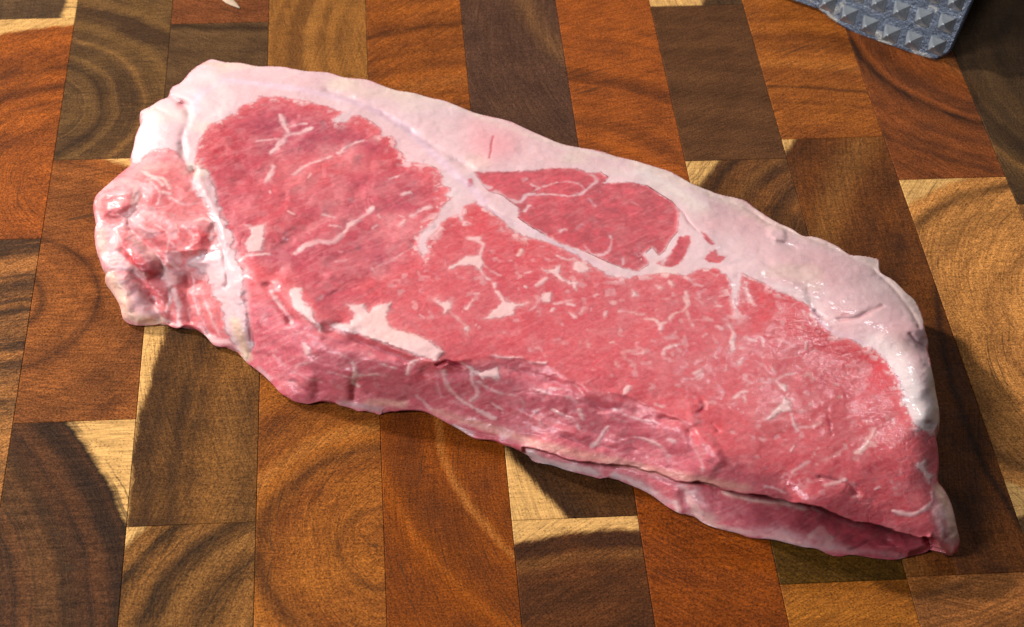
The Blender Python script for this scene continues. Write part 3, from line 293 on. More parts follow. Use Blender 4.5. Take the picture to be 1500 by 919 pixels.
PLATEAUS = [([(2.407,3.798),(2.756,3.664),(3.056,3.368),(3.234,2.971),(3.544,2.627),(3.539,2.135),(3.156,1.828),(2.811,2.281),(2.667,2.673),(2.362,3.132)],0.22,0.259),([(2.797,4.052),(3.046,4.458),(3.697,4.561),(4.337,4.3),(4.806,4.27),(5.035,3.917),(4.987,3.229),(4.774,2.695),(4.283,2.533),(3.924,2.744),(3.577,3.036),(3.039,3.48)],0.16,0.444),([(5.033,4.198),(5.146,3.493),(5.215,3.077),(4.975,2.819),(4.579,2.68),(4.264,2.535),(4.293,2.369),(4.736,1.964),(4.908,1.469),(5.043,0.926),(5.182,0.521),(5.183,-0.011),(5.329,-0.548),(5.543,-1.086),(5.703,-1.511),(5.755,-1.353),(5.889,-0.823),(5.844,-0.16),(5.818,0.5),(5.839,1.159),(5.862,1.688),(5.833,2.09),(5.647,2.451),(5.558,3.054),(5.522,3.608),(5.37,4.12),(5.211,4.613),(5.049,5.199),(4.963,5.7),(4.819,6.241),(4.577,6.372),(4.439,6.082),(4.493,5.376),(4.721,5.016),(4.914,4.603)],0.07,0.444),([(2.059,1.993),(2.257,2.201),(2.73,2.122),(2.974,1.43),(3.282,0.468),(3.491,0.134),(2.816,0.034),(2.51,0.345)],0.1,0.296),([(6.543,1.126),(6.681,1.646),(6.997,1.895),(7.859,1.061),(8.348,0.007),(7.997,-0.231),(7.816,-0.402),(7.395,-0.002),(7.049,0.27),(6.795,0.644)],0.07,0.333),([(9.849,-1.657),(10.035,-1.484),(10.387,-1.522),(10.464,-1.986),(10.058,-2.264),(9.899,-2.154)],0.06,0.259),([(16.426,-4.403),(16.617,-4.214),(16.916,-4.362),(17.111,-4.83),(17.181,-5.403),(16.968,-5.855),(16.713,-6.012),(16.559,-5.566),(16.453,-4.984)],0.06,0.259),([(16.489,-3.268),(16.607,-3.225),(16.679,-3.675),(16.77,-3.983),(16.528,-4.165),(16.437,-3.831)],0.02,0.148),([(1.751,5.395),(2.166,6.016),(2.785,6.017),(3.046,5.46),(2.946,4.891),(2.718,4.48),(1.966,4.393)],0.14,0.407),([(19.465,3.054),(19.749,3.245),(20.021,3.033),(19.95,2.553),(19.57,2.429),(19.387,2.688)],0.05,0.185),([(7.999,-0.181),(8.547,-0.105),(9.391,0.725),(10.683,-0.859),(10.91,-1.245),(10.634,-1.607),(10.079,-1.358),(9.163,-0.767)],0.03,0.185),([(5.941,-2.261),(6.47,-1.224),(6.988,-1.749),(7.688,-1.895),(7.755,-2.823),(7.293,-3.194),(6.7,-3.041)],0.06,0.519),([(7.688,-1.895),(8.564,-1.796),(8.625,-2.847),(8.053,-3.356),(7.656,-2.951)],0.05,0.481),([(20.52,-8.531),(21.631,-7.978),(21.703,-8.619),(21.112,-8.99)],0.1,0.259),([(17.91,1.478),(19.011,1.825),(20.046,0.709),(20.081,-0.071),(19.016,0.761),(18.389,1.188)],0.03,0.185),([(11.987,5.815),(12.392,5.822),(12.941,5.795),(13.566,5.796),(14.126,5.886),(14.677,5.862),(15.062,5.637),(15.396,5.652),(15.57,5.403),(15.417,5.172),(16.073,5.164),(16.566,4.995),(16.756,4.752),(17.134,4.297),(17.279,3.914),(17.233,3.575),(17.107,3.021),(16.847,2.647),(16.692,2.27),(16.514,2.116),(16.38,2.45),(16.196,2.241),(16.206,1.753),(15.934,1.525),(15.596,1.622),(15.174,1.912),(14.69,2.316),(14.123,2.646),(13.732,3.024),(13.288,3.466),(13.014,3.847),(13.08,4.243),(12.881,4.483),(12.685,4.782),(12.335,4.975),(12.172,5.276),(12.082,5.574)],-0.02,0.148)]
CREASES = [([(7.996,-0.257),(8.996,-0.709),(9.978,-1.355),(10.799,-1.639),(11.98,-1.447),(13.282,-1.807),(14.188,-2.746),(15.143,-3.002),(16.327,-3.971)],-0.035,0.111),([(7.971,-0.69),(8.967,-1.141),(9.938,-1.789),(10.76,-2.073),(11.942,-1.923),(13.243,-2.278),(14.142,-3.292),(15.254,-3.571)],0.04,0.167),([(6.942,-2.268),(7.344,-2.671),(7.786,-2.559)],0.05,0.111),([(8.811,-2.721),(9.447,-3.148),(9.985,-2.903)],0.05,0.111),([(11.283,-3.702),(12.082,-4.228),(12.896,-4.47)],0.045,0.111),([(13.553,-4.484),(14.338,-4.877),(15.137,-5.016)],0.045,0.111),([(9.875,-2.365),(10.487,-3.045),(11.306,-3.444)],-0.04,0.13),([(12.157,-3.336),(12.946,-3.858),(13.881,-4.493)],-0.04,0.148),([(7.219,-1.233),(7.874,-1.771),(8.551,-1.925)],-0.035,0.148),([(6.363,4.066),(6.767,4.444),(6.959,5.011),(7.045,5.533)],0.05,0.167),([(6.643,2.83),(7.338,3.486),(8.123,4.093),(8.776,4.689)],0.06,0.333),([(6.63,1.914),(7.343,2.226),(8.109,2.349),(8.882,2.745)],0.06,0.259),([(7.065,5.326),(7.591,5.92),(8.4,6.482),(9.185,6.931)],-0.045,0.241),([(6.304,6.404),(6.778,7.016),(7.336,7.446),(7.905,7.908)],-0.045,0.204),([(7.856,0.802),(8.719,1.28),(9.591,1.765),(10.304,2.266)],0.045,0.222),([(6.993,1.366),(7.691,1.727),(8.382,1.825)],-0.04,0.222),([(9.47,3.686),(10.211,4.503),(10.957,5.046)],0.045,0.259),([(5.355,4.747),(5.606,5.607),(5.677,6.496)],0.04,0.222),([(8.783,5.154),(9.525,5.858),(10.086,6.128)],0.05,0.259),([(2.659,4.57),(2.796,3.912),(3.038,3.424),(3.446,2.851),(3.63,2.213),(3.583,1.942),(3.184,1.663),(2.842,2.116)],0.08,0.111),([(2.827,2.226),(3.107,1.559),(3.26,1.01),(3.395,0.301)],0.11,0.13),([(3.774,1.39),(3.744,0.715),(3.675,0.179)],0.12,0.111),([(4.199,2.047),(4.191,0.963),(4.214,0.157)],0.14,0.148),([(4.489,0.95),(4.643,0.139),(4.705,-0.345)],0.06,0.093),([(5.035,3.917),(5.273,3.073),(5.354,2.387),(5.407,1.658),(5.315,1.449)],0.09,0.074),([(4.026,2.275),(4.267,1.908),(4.447,1.708)],0.12,0.222),([(7.909,-0.279),(8.982,-0.937),(9.959,-1.583),(10.226,-1.98)],0.13,0.204),([(10.623,-1.734),(10.868,-1.617),(11.027,-1.701),(11.249,-1.84)],0.08,0.056),([(16.728,-3.042),(16.888,-3.426),(16.724,-3.7)],0.045,0.056),([(17.013,-4.086),(17.111,-4.322)],0.03,0.056),([(19.817,-3.682),(19.765,-4.141),(19.715,-4.596)],0.008,0.037),([(8.11,9.72),(9.247,8.942),(9.979,8.179),(10.698,7.295),(11.401,6.502),(11.962,5.994)],0.06,0.13),([(20.157,-0.229),(20.293,-0.44)],0.06,0.074),([(20.68,-0.561),(21.24,-0.488),(21.535,-0.249),(21.861,-0.113)],0.045,0.074),([(22.348,-1.205),(22.491,-1.495),(22.698,-1.743)],0.05,0.056),([(22.448,-2.202),(22.613,-2.466)],0.03,0.074),([(22.176,-4.332),(22.233,-4.366)],0.1,0.074),([(17.305,3.97),(17.455,3.506),(17.606,3.049),(17.759,2.874)],0.035,0.046),([(19.423,2.687),(19.679,2.508),(20.093,2.269)],0.07,0.074),([(11.98,4.529),(12.697,3.919),(13.729,2.997),(14.684,2.262),(15.324,1.69)],0.03,0.074),([(3.991,9.408),(4.199,8.885),(4.153,8.252),(4.101,7.484),(4.231,6.81),(4.472,6.199)],0.12,0.111),([(3.605,9.744),(3.896,9.49),(4.137,9.187)],0.1,0.093),([(3.253,9.171),(3.721,8.773),(3.971,8.682)],0.05,0.074),([(12.412,6.387),(12.518,6.867),(12.583,7.301)],0.012,0.056),([(13.879,-2.542),(14.134,-2.991),(14.451,-3.502)],0.06,0.148),([(11.962,-1.672),(12.595,-2.079),(13.226,-2.478),(13.873,-2.616)],0.05,0.185),([(15.87,-3.825),(16.322,-4.019),(16.482,-4.307),(16.453,-4.984)],0.05,0.111),([(18.205,4.548),(19.044,3.938),(19.656,3.248),(20.784,2.409),(21.749,1.591),(22.312,0.647),(22.596,-0.261),(22.641,-0.975)],0.035,0.074),([(10.886,3.503),(10.376,3.194),(10.253,2.758)],0.05,0.093),([(6.498,1.391),(6.627,0.965),(6.826,0.538),(7.021,0.064)],0.16,0.13),([(19.874,-8.645),(20.551,-8.304),(20.836,-8.546),(21.087,-8.917)],0.04,0.093),([(16.187,-6.483),(16.119,-6.983),(16.164,-7.236)],0.15,0.111),([(10.811,-4.012),(11.235,-4.267),(11.792,-4.478)],0.08,0.074),([(19.315,-5.978),(19.846,-6.194),(20.028,-6.528)],0.05,0.074),([(5.897,1.156),(5.943,0.101),(5.914,-0.956)],0.06,0.093),([(7.61,-2.287),(7.517,-2.812)],0.12,0.13),([(8.509,-2.317),(8.403,-2.973)],0.1,0.111),([(9.224,4.551),(8.765,4.003),(8.4,3.46)],0.04,0.185),([(9.937,1.747),(10.479,2.257)],0.02,0.111),([(6.735,1.908),(7.343,2.279),(7.865,1.851)],0.04,0.148)]
SIDE = [(5.844,0.894),(6.617,0.73),(7.308,0.053),(7.895,-0.533),(8.982,-0.937),(9.959,-1.583),(10.78,-1.867),(11.62,-1.782),(12.294,-1.689),(13.268,-1.98),(14.162,-3.042),(15.118,-3.271),(16.31,-4.138),(16.464,-4.499),(17.057,-5.207),(17.178,-5.452),(17.938,-5.994),(18.682,-6.849),(20.005,-7.718),(21.749,-8.461),(21.696,-8.715),(21.131,-9.136),(18.979,-8.812),(16.029,-7.575),(12.298,-5.701),(10.395,-4.082),(8.387,-3.615),(6.701,-3.163),(5.761,-1.748)]
BUTT = [(4.362,0.15),(3.441,0.19),(2.469,0.239),(1.967,2.162),(1.67,4.13),(1.664,5.881),(2.803,6.695),(4.497,5.961),(4.995,4.201),(5.273,3.073),(5.417,1.444),(5.187,-0.411)]
PALE = [([(21.542,-1.41),(21.888,-2.525),(22.007,-3.605),(22.066,-4.268)],0.63,0.8),([(16.498,5.599),(17.306,4.731),(17.76,4.12)],0.481,0.6),([(3.076,8.86),(3.057,7.893),(2.991,7.13)],0.444,0.5),([(4.57,10.724),(5.256,9.62),(4.909,8.671)],0.444,0.4),([(19.358,0.744),(20.125,0.184),(20.503,-0.604)],0.296,0.4)]
BEIGE = [([(2.157,2.043),(2.465,1.319),(2.659,0.446),(3.349,0.141)],0.37,0.8),([(1.974,3.826),(2.012,2.987)],0.259,0.5),([(5.533,0.113),(5.648,-0.687),(5.716,-1.352)],0.259,0.9),([(10.437,-3.548),(11.426,-4.013),(12.393,-4.523),(13.507,-5.022),(14.619,-5.403),(15.553,-5.752),(16.312,-5.968),(17.525,-6.328)],0.296,0.4),([(17.075,-6.556),(17.688,-6.845),(18.477,-7.005),(18.939,-7.221)],0.167,0.3),([(22.048,-6.553),(22.158,-7.255),(22.203,-8.192)],0.259,0.75),([(22.605,-2.587),(22.513,-3.671),(22.435,-4.33)],0.167,0.7),([(4.557,11.359),(5.126,11.187)],0.185,0.5),([(8.77,-3.115),(9.61,-3.209)],0.259,0.5)]
CREAM = [([(16.439,5.977),(17.565,5.203),(18.56,4.394),(19.669,3.305),(20.818,2.549),(22.099,1.577),(22.635,0.311),(22.809,-0.736)],0.444,0.55),([(22.562,-2.582),(22.513,-3.671),(22.449,-4.26)],0.259,0.7),([(12.249,8.347),(14.048,7.122),(15.836,6.249)],0.259,0.4),([(9.636,9.835),(11.145,9.11),(12.253,8.413)],0.222,0.4),([(16.795,5.047),(17.444,4.428),(17.897,3.825)],0.444,0.35)]
GREY = [([(12.613,-5.082),(12.982,-5.426),(13.625,-5.635),(14.135,-5.822)],0.296,0.6),([(14.587,-5.911),(15.202,-6.282),(15.705,-6.879)],0.259,0.5),([(10.807,-4.063),(11.226,-4.37)],0.185,0.6),([(8.073,-3.098),(8.585,-3.241),(8.997,-3.39)],0.222,0.6),([(18.79,-8.469),(19.874,-8.645),(20.96,-8.884)],0.167,0.4),([(6.032,-1.749),(6.306,-2.142)],0.148,0.5)]
LILAC = [([(5.202,10.381),(6.972,9.923),(8.112,9.485),(9.244,8.846),(10.161,7.947),(10.862,6.831),(11.367,5.907),(11.872,5.145),(12.198,4.547)],0.259,0.6),([(4.393,9.026),(4.478,9.672),(5.019,10.25)],0.259,0.5),([(20.073,-0.122),(20.293,-0.847),(20.896,-1.279),(21.472,-1.805),(21.708,-2.639),(21.765,-3.594)],0.111,0.5),([(12.013,4.47),(13.024,3.507),(14.015,2.624),(14.983,1.76)],0.093,0.5)]
SLIT = [([(12.43,6.386),(12.52,6.898),(12.606,7.364)],0.056,0.9),([(19.842,-3.637),(19.765,-4.141),(19.715,-4.596)],0.056,0.8),([(16.708,-3.699),(16.882,-3.472),(16.803,-3.21)],0.074,0.8),([(10.659,-1.71),(10.903,-1.594),(11.155,-1.759)],0.093,0.9),([(20.671,-0.612),(21.235,-0.513),(21.571,-0.251),(21.861,-0.113)],0.056,0.4),([(22.311,-1.203),(22.486,-1.52),(22.592,-1.632)],0.074,0.5),([(17.305,3.97),(17.455,3.506),(17.606,3.049)],0.03,0.6),([(20.774,-0.413),(21.006,-0.272)],0.056,0.5),([(16.154,-6.113),(16.464,-6.189),(16.775,-6.298)],0.074,0.8)]
BLOOD_SHADE = [(18.738,-7.534,0.481,0.55),(19.345,-7.846,0.556,0.65),(19.946,-8.099,0.593,0.8),(20.551,-8.304,0.556,0.8),(21.089,-8.496,0.407,0.65),(17.957,-7.302,0.37,0.4),(19.711,-7.521,0.37,0.6)]
RED = [(3.957,3.568,0.259,0.7),(3.539,6.762,0.296,0.5),(3.419,4.86,0.296,0.4),(4.117,0.967,0.185,0.4),(3.279,1.414,0.185,0.6),(11.889,3.903,0.63,0.8),(19.403,-0.037,1.019,0.8),(21.233,-1.77,0.741,0.75),(20.545,-2.35,1.296,0.3),(5.144,7.371,0.63,0.6),(3.023,2.516,0.37,0.9),(4.799,3.379,0.407,0.8),(3.584,7.061,0.37,0.6),(7.166,1.226,0.463,0.3),(9.589,7.827,0.407,0.6),(9.914,6.529,0.444,0.5),(10.26,-1.981,0.296,0.5),(16.872,-3.425,0.222,0.9),(20.676,-7.266,0.556,0.3),(6.112,1.941,0.37,0.5),(10.904,3.897,0.37,0.3),(17.906,1.452,0.407,0.6),(2.706,2.726,0.259,0.8),(17.117,-4.276,0.222,0.7),(2.136,5.186,0.167,0.6),(10.967,-1.623,0.185,0.9),(13.312,2.659,0.741,0.35),(18.845,0.77,0.556,0.4)]
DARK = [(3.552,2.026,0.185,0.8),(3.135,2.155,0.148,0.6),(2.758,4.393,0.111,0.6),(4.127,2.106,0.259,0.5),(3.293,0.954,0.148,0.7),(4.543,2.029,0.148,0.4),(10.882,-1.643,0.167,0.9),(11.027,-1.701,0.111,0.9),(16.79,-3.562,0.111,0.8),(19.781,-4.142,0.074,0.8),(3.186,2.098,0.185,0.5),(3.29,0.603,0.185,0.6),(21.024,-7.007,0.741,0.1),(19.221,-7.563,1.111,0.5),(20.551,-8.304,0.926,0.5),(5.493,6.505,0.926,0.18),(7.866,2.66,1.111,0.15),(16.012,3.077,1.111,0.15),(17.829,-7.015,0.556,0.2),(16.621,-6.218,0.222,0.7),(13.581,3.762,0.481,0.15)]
BLUSH = [(12.507,6.991,0.63,0.75),(12.213,7.699,0.407,0.35),(13.128,7.347,0.463,0.3),(12.902,6.792,0.37,0.4),(20.671,-0.612,0.556,0.35),(21.981,-0.933,0.741,0.35),(20.26,1.767,1.111,0.25),(4.169,7.786,0.185,0.5),(3.921,9.25,0.185,0.6),(9.614,8.611,0.556,0.15),(17.994,3.254,0.296,0.3),(19.089,3.212,0.741,0.25),(17.302,5.95,0.556,0),(3.762,8.282,0.259,0.4),(9.449,10.111,0.556,0.15)]
EYE = [(10.891,3.615),(11.933,3.142),(13.301,2.522),(14.927,1.23),(16.29,1.03),(17.988,0.813),(19.106,0.236),(19.998,-0.578),(20.504,-1.609),(21.412,-3.82),(21.388,-5.656),(21.215,-6.791),(19.903,-7.055),(18.462,-6.083),(17.184,-4.739),(16.375,-3.547),(15.188,-2.543),(13.927,-2.004),(12.323,-1.315),(10.697,-0.61),(9.398,0.984),(9.955,2.283)]
LEAN_LEFT = [(4.918,7.746),(6.597,9.225),(8.105,8.519),(9.567,7.215),(10.265,5.968),(10.943,4.756),(10.16,3.094),(9.398,0.984),(8.022,0.535),(6.997,1.895),(5.743,2.499),(4.787,5.359)]
LEAN_DIR = (-0.1236,-1.1510)
# ------------------------------------------------------------------ numpy tools for the meat
def vnoise(x, y, seed=0):
    xi = np.floor(x).astype(np.int64); yi = np.floor(y).astype(np.int64)
    fx = x - xi; fy = y - yi
    fx = fx * fx * fx * (fx * (fx * 6 - 15) + 10); fy = fy * fy * fy * (fy * (fy * 6 - 15) + 10)
    def h(a, b):
        n = (a * 374761393 + b * 668265263 + seed * 974711) & 0x7fffffff
        n = ((n ^ (n >> 13)) * 1274126177) & 0x7fffffff
        n = (n ^ (n >> 16)) & 0xffff
        return n / 65535.0
    a = h(xi, yi); b = h(xi + 1, yi); c = h(xi, yi + 1); d = h(xi + 1, yi + 1)
    return (a * (1 - fx) + b * fx) * (1 - fy) + (c * (1 - fx) + d * fx) * fy - 0.5
def fbm(x, y, octaves=3, seed=0, gain=0.5):
    s = 0; a = 1.0
    for i in range(octaves):
        s = s + a * vnoise(x * 2 ** i + 13.7 * i, y * 2 ** i - 7.1 * i, seed + i); a *= gain
    return s
def sstep(a, b, v):
    t = np.clip((v - a) / (b - a), 0, 1)
    return t * t * (3 - 2 * t)
def seg_d2(px, py, pts, closed):
    n = len(pts); best = np.full(px.shape, 1e9); bx = np.zeros_like(px); by = np.zeros_like(px)
    for i in range(n if closed else n - 1):
        ax, ay = pts[i]; cx, cy = pts[(i + 1) % n]
        dx, dy = cx - ax, cy - ay
        t = np.clip(((px - ax) * dx + (py - ay) * dy) / (dx * dx + dy * dy + 1e-12), 0, 1)
        qx = ax + t * dx; qy = ay + t * dy
        d2 = (px - qx) ** 2 + (py - qy) ** 2
        m = d2 < best
        best = np.where(m, d2, best); bx = np.where(m, qx, bx); by = np.where(m, qy, by)
    return best, bx, by
def inside(px, py, pts):
    c = np.zeros(px.shape, bool); n = len(pts)
    for i in range(n):
        x1, y1 = pts[i]; x2, y2 = pts[i - 1]
        if y1 == y2: continue
        c ^= ((y1 > py) != (y2 > py)) & (px < (x2 - x1) * (py - y1) / (y2 - y1) + x1)
    return c
def smooth_loop(pts, k=4, closed=True):
    P = np.array([p[:2] for p in pts], float); n = len(P); out = []
    for i in range(n if closed else n - 1):
        if closed: a, b, c, d = P[i - 1], P[i], P[(i + 1) % n], P[(i + 2) % n]
        else: a, b, c, d = P[max(i - 1, 0)], P[i], P[i + 1], P[min(i + 2, n - 1)]
        for j in range(k):
            t = j / k
            out.append(0.5 * (2 * b + (c - a) * t + (2 * a - 5 * b + 4 * c - d) * t * t + (3 * b - a - 3 * c + d) * t ** 3))
    if not closed: out.append(P[-1])
    return np.array(out)
class Field:
    """evaluates soft masks of polygons and lines at scattered points"""
    def __init__(self, x, y): self.x = x; self.y = y
    def near(self, pts, m):
        a = np.array([p[:2] for p in pts], float)
        lo = a.min(0) - m; hi = a.max(0) + m
        return np.nonzero((self.x > lo[0]) & (self.x < hi[0]) & (self.y > lo[1]) & (self.y < hi[1]))[0]
    def sd(self, pts, m=0.6):
        r = np.full(self.x.shape, -m)
        i = self.near(pts, m)
        px, py = self.x[i], self.y[i]
        d = np.sqrt(seg_d2(px, py, pts, True)[0])
        r[i] = np.where(inside(px, py, pts), d, -np.minimum(d, m))
        return r
    def poly(self, pts, soft=0.05): return sstep(-soft, soft, self.sd(pts, max(0.1, soft * 1.5)))
    def line_d(self, pts, m):
        r = np.full(self.x.shape, 9.0)
        i = self.near(pts, m)
        p = smooth_loop(pts, 3, False) if len(pts) > 2 else np.array(pts, float)
        r[i] = np.sqrt(seg_d2(self.x[i], self.y[i], p, False)[0])
        return r
    def line(self, pts, w, soft=0.03):
        return 1 - sstep(w * 0.5 - soft, w * 0.5 + soft, self.line_d(pts, w + soft * 2 + 0.05))
    def blob(self, x, y, r):
        return np.exp(-(((self.x - x) / r) ** 2 + ((self.y - y) / (r * 1.35)) ** 2))
def tps(points, lam):
    P = np.array([(p[0], p[1]) for p in points], float) * 0.5; z = np.array([p[2] for p in points], float); n = len(P)
    d2 = ((P[:, None] - P[None]) ** 2).sum(-1)
    K = np.where(d2 > 0, d2 * np.log(d2 + 1e-12), 0) + lam * n * np.eye(n)
    one = np.c_[np.ones(n), P]
    A = np.block([[K, one], [one.T, np.zeros((3, 3))]])
    w = np.linalg.solve(A, np.r_[z, 0, 0, 0])
    def ev(x, y):
        out = np.empty(x.shape)
        for s in range(0, len(x), 40000):
            Q = np.c_[x[s:s + 40000], y[s:s + 40000]] * 0.5
            e = (Q ** 2).sum(1)[:, None] + (P ** 2).sum(1)[None] - 2 * Q @ P.T
            e = np.maximum(e, 1e-12)
            out[s:s + 40000] = (e * np.log(e)) @ w[:n] + w[n] + Q @ w[n + 1:]
        return out
    return ev

# ------------------------------------------------------------------ the surface of the steak
# The surface is a height field that leans towards the front, so that the cut top, the sloping front and overhanging lips are all resolved.
HX, HY = 0.026, 0.032
BAND = 0.30
loop = smooth_loop(OUTLINE, 4)
lo = loop.min(0) - BAND - 0.1; hi = loop.max(0) + BAND + 0.1
gx = np.arange(lo[0], hi[0], HX); gy = np.arange(lo[1], hi[1], HY)
GX, GY = np.meshgrid(gx, gy)
shape = GX.shape
fx, fy = GX.ravel(), GY.ravel()
cin = inside(fx, fy, loop)
near_d = np.full(fx.shape, 9.0); ex = fx.copy(); ey = fy.copy()
NB = 12
for s in range(0, len(loop), NB):                       # distance to the outline, piece by piece
    part = np.array([loop[(s + j) % len(loop)] for j in range(NB + 1)])
    a = part.min(0) - 0.45; b = part.max(0) + 0.45
    i = np.nonzero((fx > a[0]) & (fx < b[0]) & (fy > a[1]) & (fy < b[1]))[0]
    d2, qx, qy = seg_d2(fx[i], fy[i], part, False)
    d = np.sqrt(d2); m = d < near_d[i]
    near_d[i[m]] = d[m]; ex[i[m]] = qx[m]; ey[i[m]] = qy[m]
keep = cin | (near_d < BAND)
idx = np.full(fx.shape, -1); kid = np.nonzero(keep)[0]; idx[kid] = np.arange(len(kid))
inn = cin[kid]; bd = near_d[kid]
px = np.where(inn, fx[kid], ex[kid]); py = np.where(inn, fy[kid], ey[kid])
ox, oy = fx[kid] - px, fy[kid] - py
F0 = Field(px, py)

zu = tps(HEIGHTS, 1.5e-4)(px, py)
zl = tps(FLAP_HEIGHTS, 1.5e-4)(px, py)
flap_sd = F0.sd(FLAP, 0.4) + 0.11 * fbm(px * 3.2, py * 3.0, 3, 51)
flap = sstep(-0.015, 0.05, flap_sd)
Z = zu * (1 - flap) + np.minimum(zl, zu) * flap
Z -= 0.10 * flap * np.exp(-np.maximum(flap_sd, 0) / 0.12)
wx = px + 0.05 * fbm(px * 4, py * 3, 3, 5); wy = py + 0.05 * fbm(px * 4, py * 3, 3, 9)
FW = Field(wx, wy)
for pts, dz, soft in PLATEAUS:
    Z += dz * sstep(-soft * 0.25, soft * 0.9, FW.sd(pts, max(0.5, soft * 1.2)))
for pts, dep, w in CREASES:
    d = FW.line_d(pts, w * 3)
    Z -= dep * np.clip(0.65 + 1.3 * vnoise(px * 1.8, py * 1.8, 55), 0.15, 1.2) * np.exp(-(d / w) ** 1.6)
# masks -------------------------------------------------------------
rx_ = px + 0.045 * fbm(px * 9, py * 7, 2, 21) + 0.03 * fbm(px * 22, py * 18, 2, 31)
ry_ = py + 0.055 * fbm(px * 9, py * 7, 2, 22) + 0.035 * fbm(px * 22, py * 18, 2, 32)
FR = Field(rx_, ry_)
FV = Field(px + 0.05 * fbm(px * 3.5, py * 3, 2, 23), py + 0.05 * fbm(px * 3.5, py * 3, 2, 24))
cap_sd = FR.sd(FAT_CAP, 0.5)
capm = sstep(-0.06, 0.07, cap_sd + 0.06 * fbm(px * 11, py * 9, 3, 36))
dors_sd = FR.sd(DORSAL, 0.4)
dors = sstep(-0.05, 0.06, dors_sd + 0.04 * fbm(px * 11, py * 9, 2, 37))
for p in ISLANDS: dors = np.maximum(dors, FR.poly(p, 0.04))
ridge = sstep(-0.09, 0.10, FR.sd(RIDGE, 0.4) + 0.16 * fbm(px * 5, py * 5, 3, 33))
side = F0.poly(SIDE, 0.25)
butt = F0.poly(BUTT, 0.3)
eye = F0.poly(EYE, 0.2)
left_lean = F0.poly(LEAN_LEFT, 0.3)
fleck = np.zeros_like(px)
FLECK_SD = []
for p in FLECKS:
    s = FR.sd(p, 0.3); FLECK_SD.append(s)
    fleck = np.maximum(fleck, sstep(-0.045, 0.06, s + 0.05 * fbm(px * 13, py * 11, 2, 34)))
vein = np.zeros_like(px)
for pts, w in VEINS:
    ww = w * (0.8 + 0.9 * vnoise(px * 5, py * 5, 77))
    d = FV.line_d(pts, w + 0.2)
    vein = np.maximum(vein, (1 - sstep(ww * 0.5 - 0.06, ww * 0.5 + 0.06, d + 0.05 * fbm(px * 12, py * 10, 2, 35))) * np.clip(0.55 + 0.5 * min(1, w / 0.12) + 0.9 * vnoise(px * 2.2, py * 2.2, 78), 0.35, 1.0))
# small flecks strewn through the eye of the steak
rs = np.random.RandomState(11)
ep = np.array(EYE + LEAN_LEFT); e0 = ep.min(0); e1 = ep.max(0)
tiny = np.zeros_like(px)
for k in range(130):
    cx, cy = e0 + rs.rand(2) * (e1 - e0)
    el = np.array([cx]), np.array([cy])
    if not inside(el[0], el[1], EYE)[0] and not (k % 3 == 0 and inside(el[0], el[1], LEAN_LEFT)[0]): continue
    L = rs.gamma(1.6, 0.03) + 0.015; a = rs.normal(0.5, 0.8)
    pts = [(cx - L * math.cos(a), cy - L * math.sin(a)), (cx + L * math.cos(a), cy + L * math.sin(a))]
    i = FV.near(pts, 0.2)
    d = np.sqrt(seg_d2(FV.x[i], FV.y[i], np.array(pts), False)[0]); w = rs.uniform(0.012, 0.04)
    tiny[i] = np.maximum(tiny[i], (1 - sstep(w - 0.02, w + 0.025, d)) * rs.uniform(0.35, 0.9))
fat = np.maximum(capm * (1 - dors * 0.97), ridge)
edge = np.exp(-(np.minimum(np.abs(cap_sd), 0.5) / 0.22) ** 2) * (1 - capm)        # lacy fat close to the seams
lace = sstep(0.05, 0.28, fbm(px * 5.5, py * 5.5, 3, 61)) * edge * 0.8
blobs = sstep(0.28, 0.56, fbm(px * 5.2 + 3, py * 4.8, 2, 64) + 0.18 * fbm(px * 1.1, py * 1.1, 2, 65)) * np.maximum(eye, 0.6 * side) * 0.42
tiny = np.maximum(tiny, blobs * (1 - capm))
thread = (1 - sstep(0.008, 0.035, np.abs(fbm(px * 2.1 + 9, py * 2.3, 3, 62)))) * sstep(0.0, 0.25, fbm(px * 0.9, py * 0.9, 2, 63)) * eye * 0.0
lace = np.maximum(lace, thread * (1 - capm))
skin = butt * sstep(0.06, 0.26, fbm(px * 1.3 + 4, py * 1.6, 3, 67)) * 0.5 * (1 - capm)
for p, a, w in FATTY: skin = np.maximum(skin, a * FR.poly(p, w) * np.clip(0.9 + 0.9 * vnoise(px * 6, py * 6, 66), 0.2, 1))
wet = np.zeros_like(px)
for x, y, r, a in WET: wet = np.maximum(wet, a * F0.blob(x, y, r))
fat = np.maximum.reduce([fat, fleck * 0.92, vein * 0.85, tiny * 0.8, lace, skin])
lean = 1 - fat
# relief ------------------------------------------------------------
low_fade = sstep(0.05, 0.5, Z)
big = fbm(px * 0.75, py * 0.75, 2, 3)
mid = fbm(px * 2.3, py * 2.3, 3, 4)
ang = 0.55
ux = px * math.cos(ang) + py * math.sin(ang); uy = -px * math.sin(ang) + py * math.cos(ang)
fibre = fbm(ux * 3.2, uy * 9.0, 3, 41)
fine = fbm(px * 11, py * 9, 3, 43)
rough_l = 0.45 + 0.9 * left_lean + 0.6 * butt + 0.55 * side
Z += low_fade * (0.05 * big + lean * (0.030 * rough_l * mid + 0.005 * (0.6 - 0.2 * left_lean - 0.4 * side) * fibre + 0.002 * fine) + fat * (0.024 * mid + 0.003 * fine + 0.01 * butt * mid))
Z += 0.010 * sstep(0.2, 0.9, fat) * (1 - capm) * low_fade
fold = 0.5 - np.abs(fbm(px * 0.9 + 2, py * 1.2, 2, 68))
Z += butt * low_fade * 0.12 * (fold - 0.35)
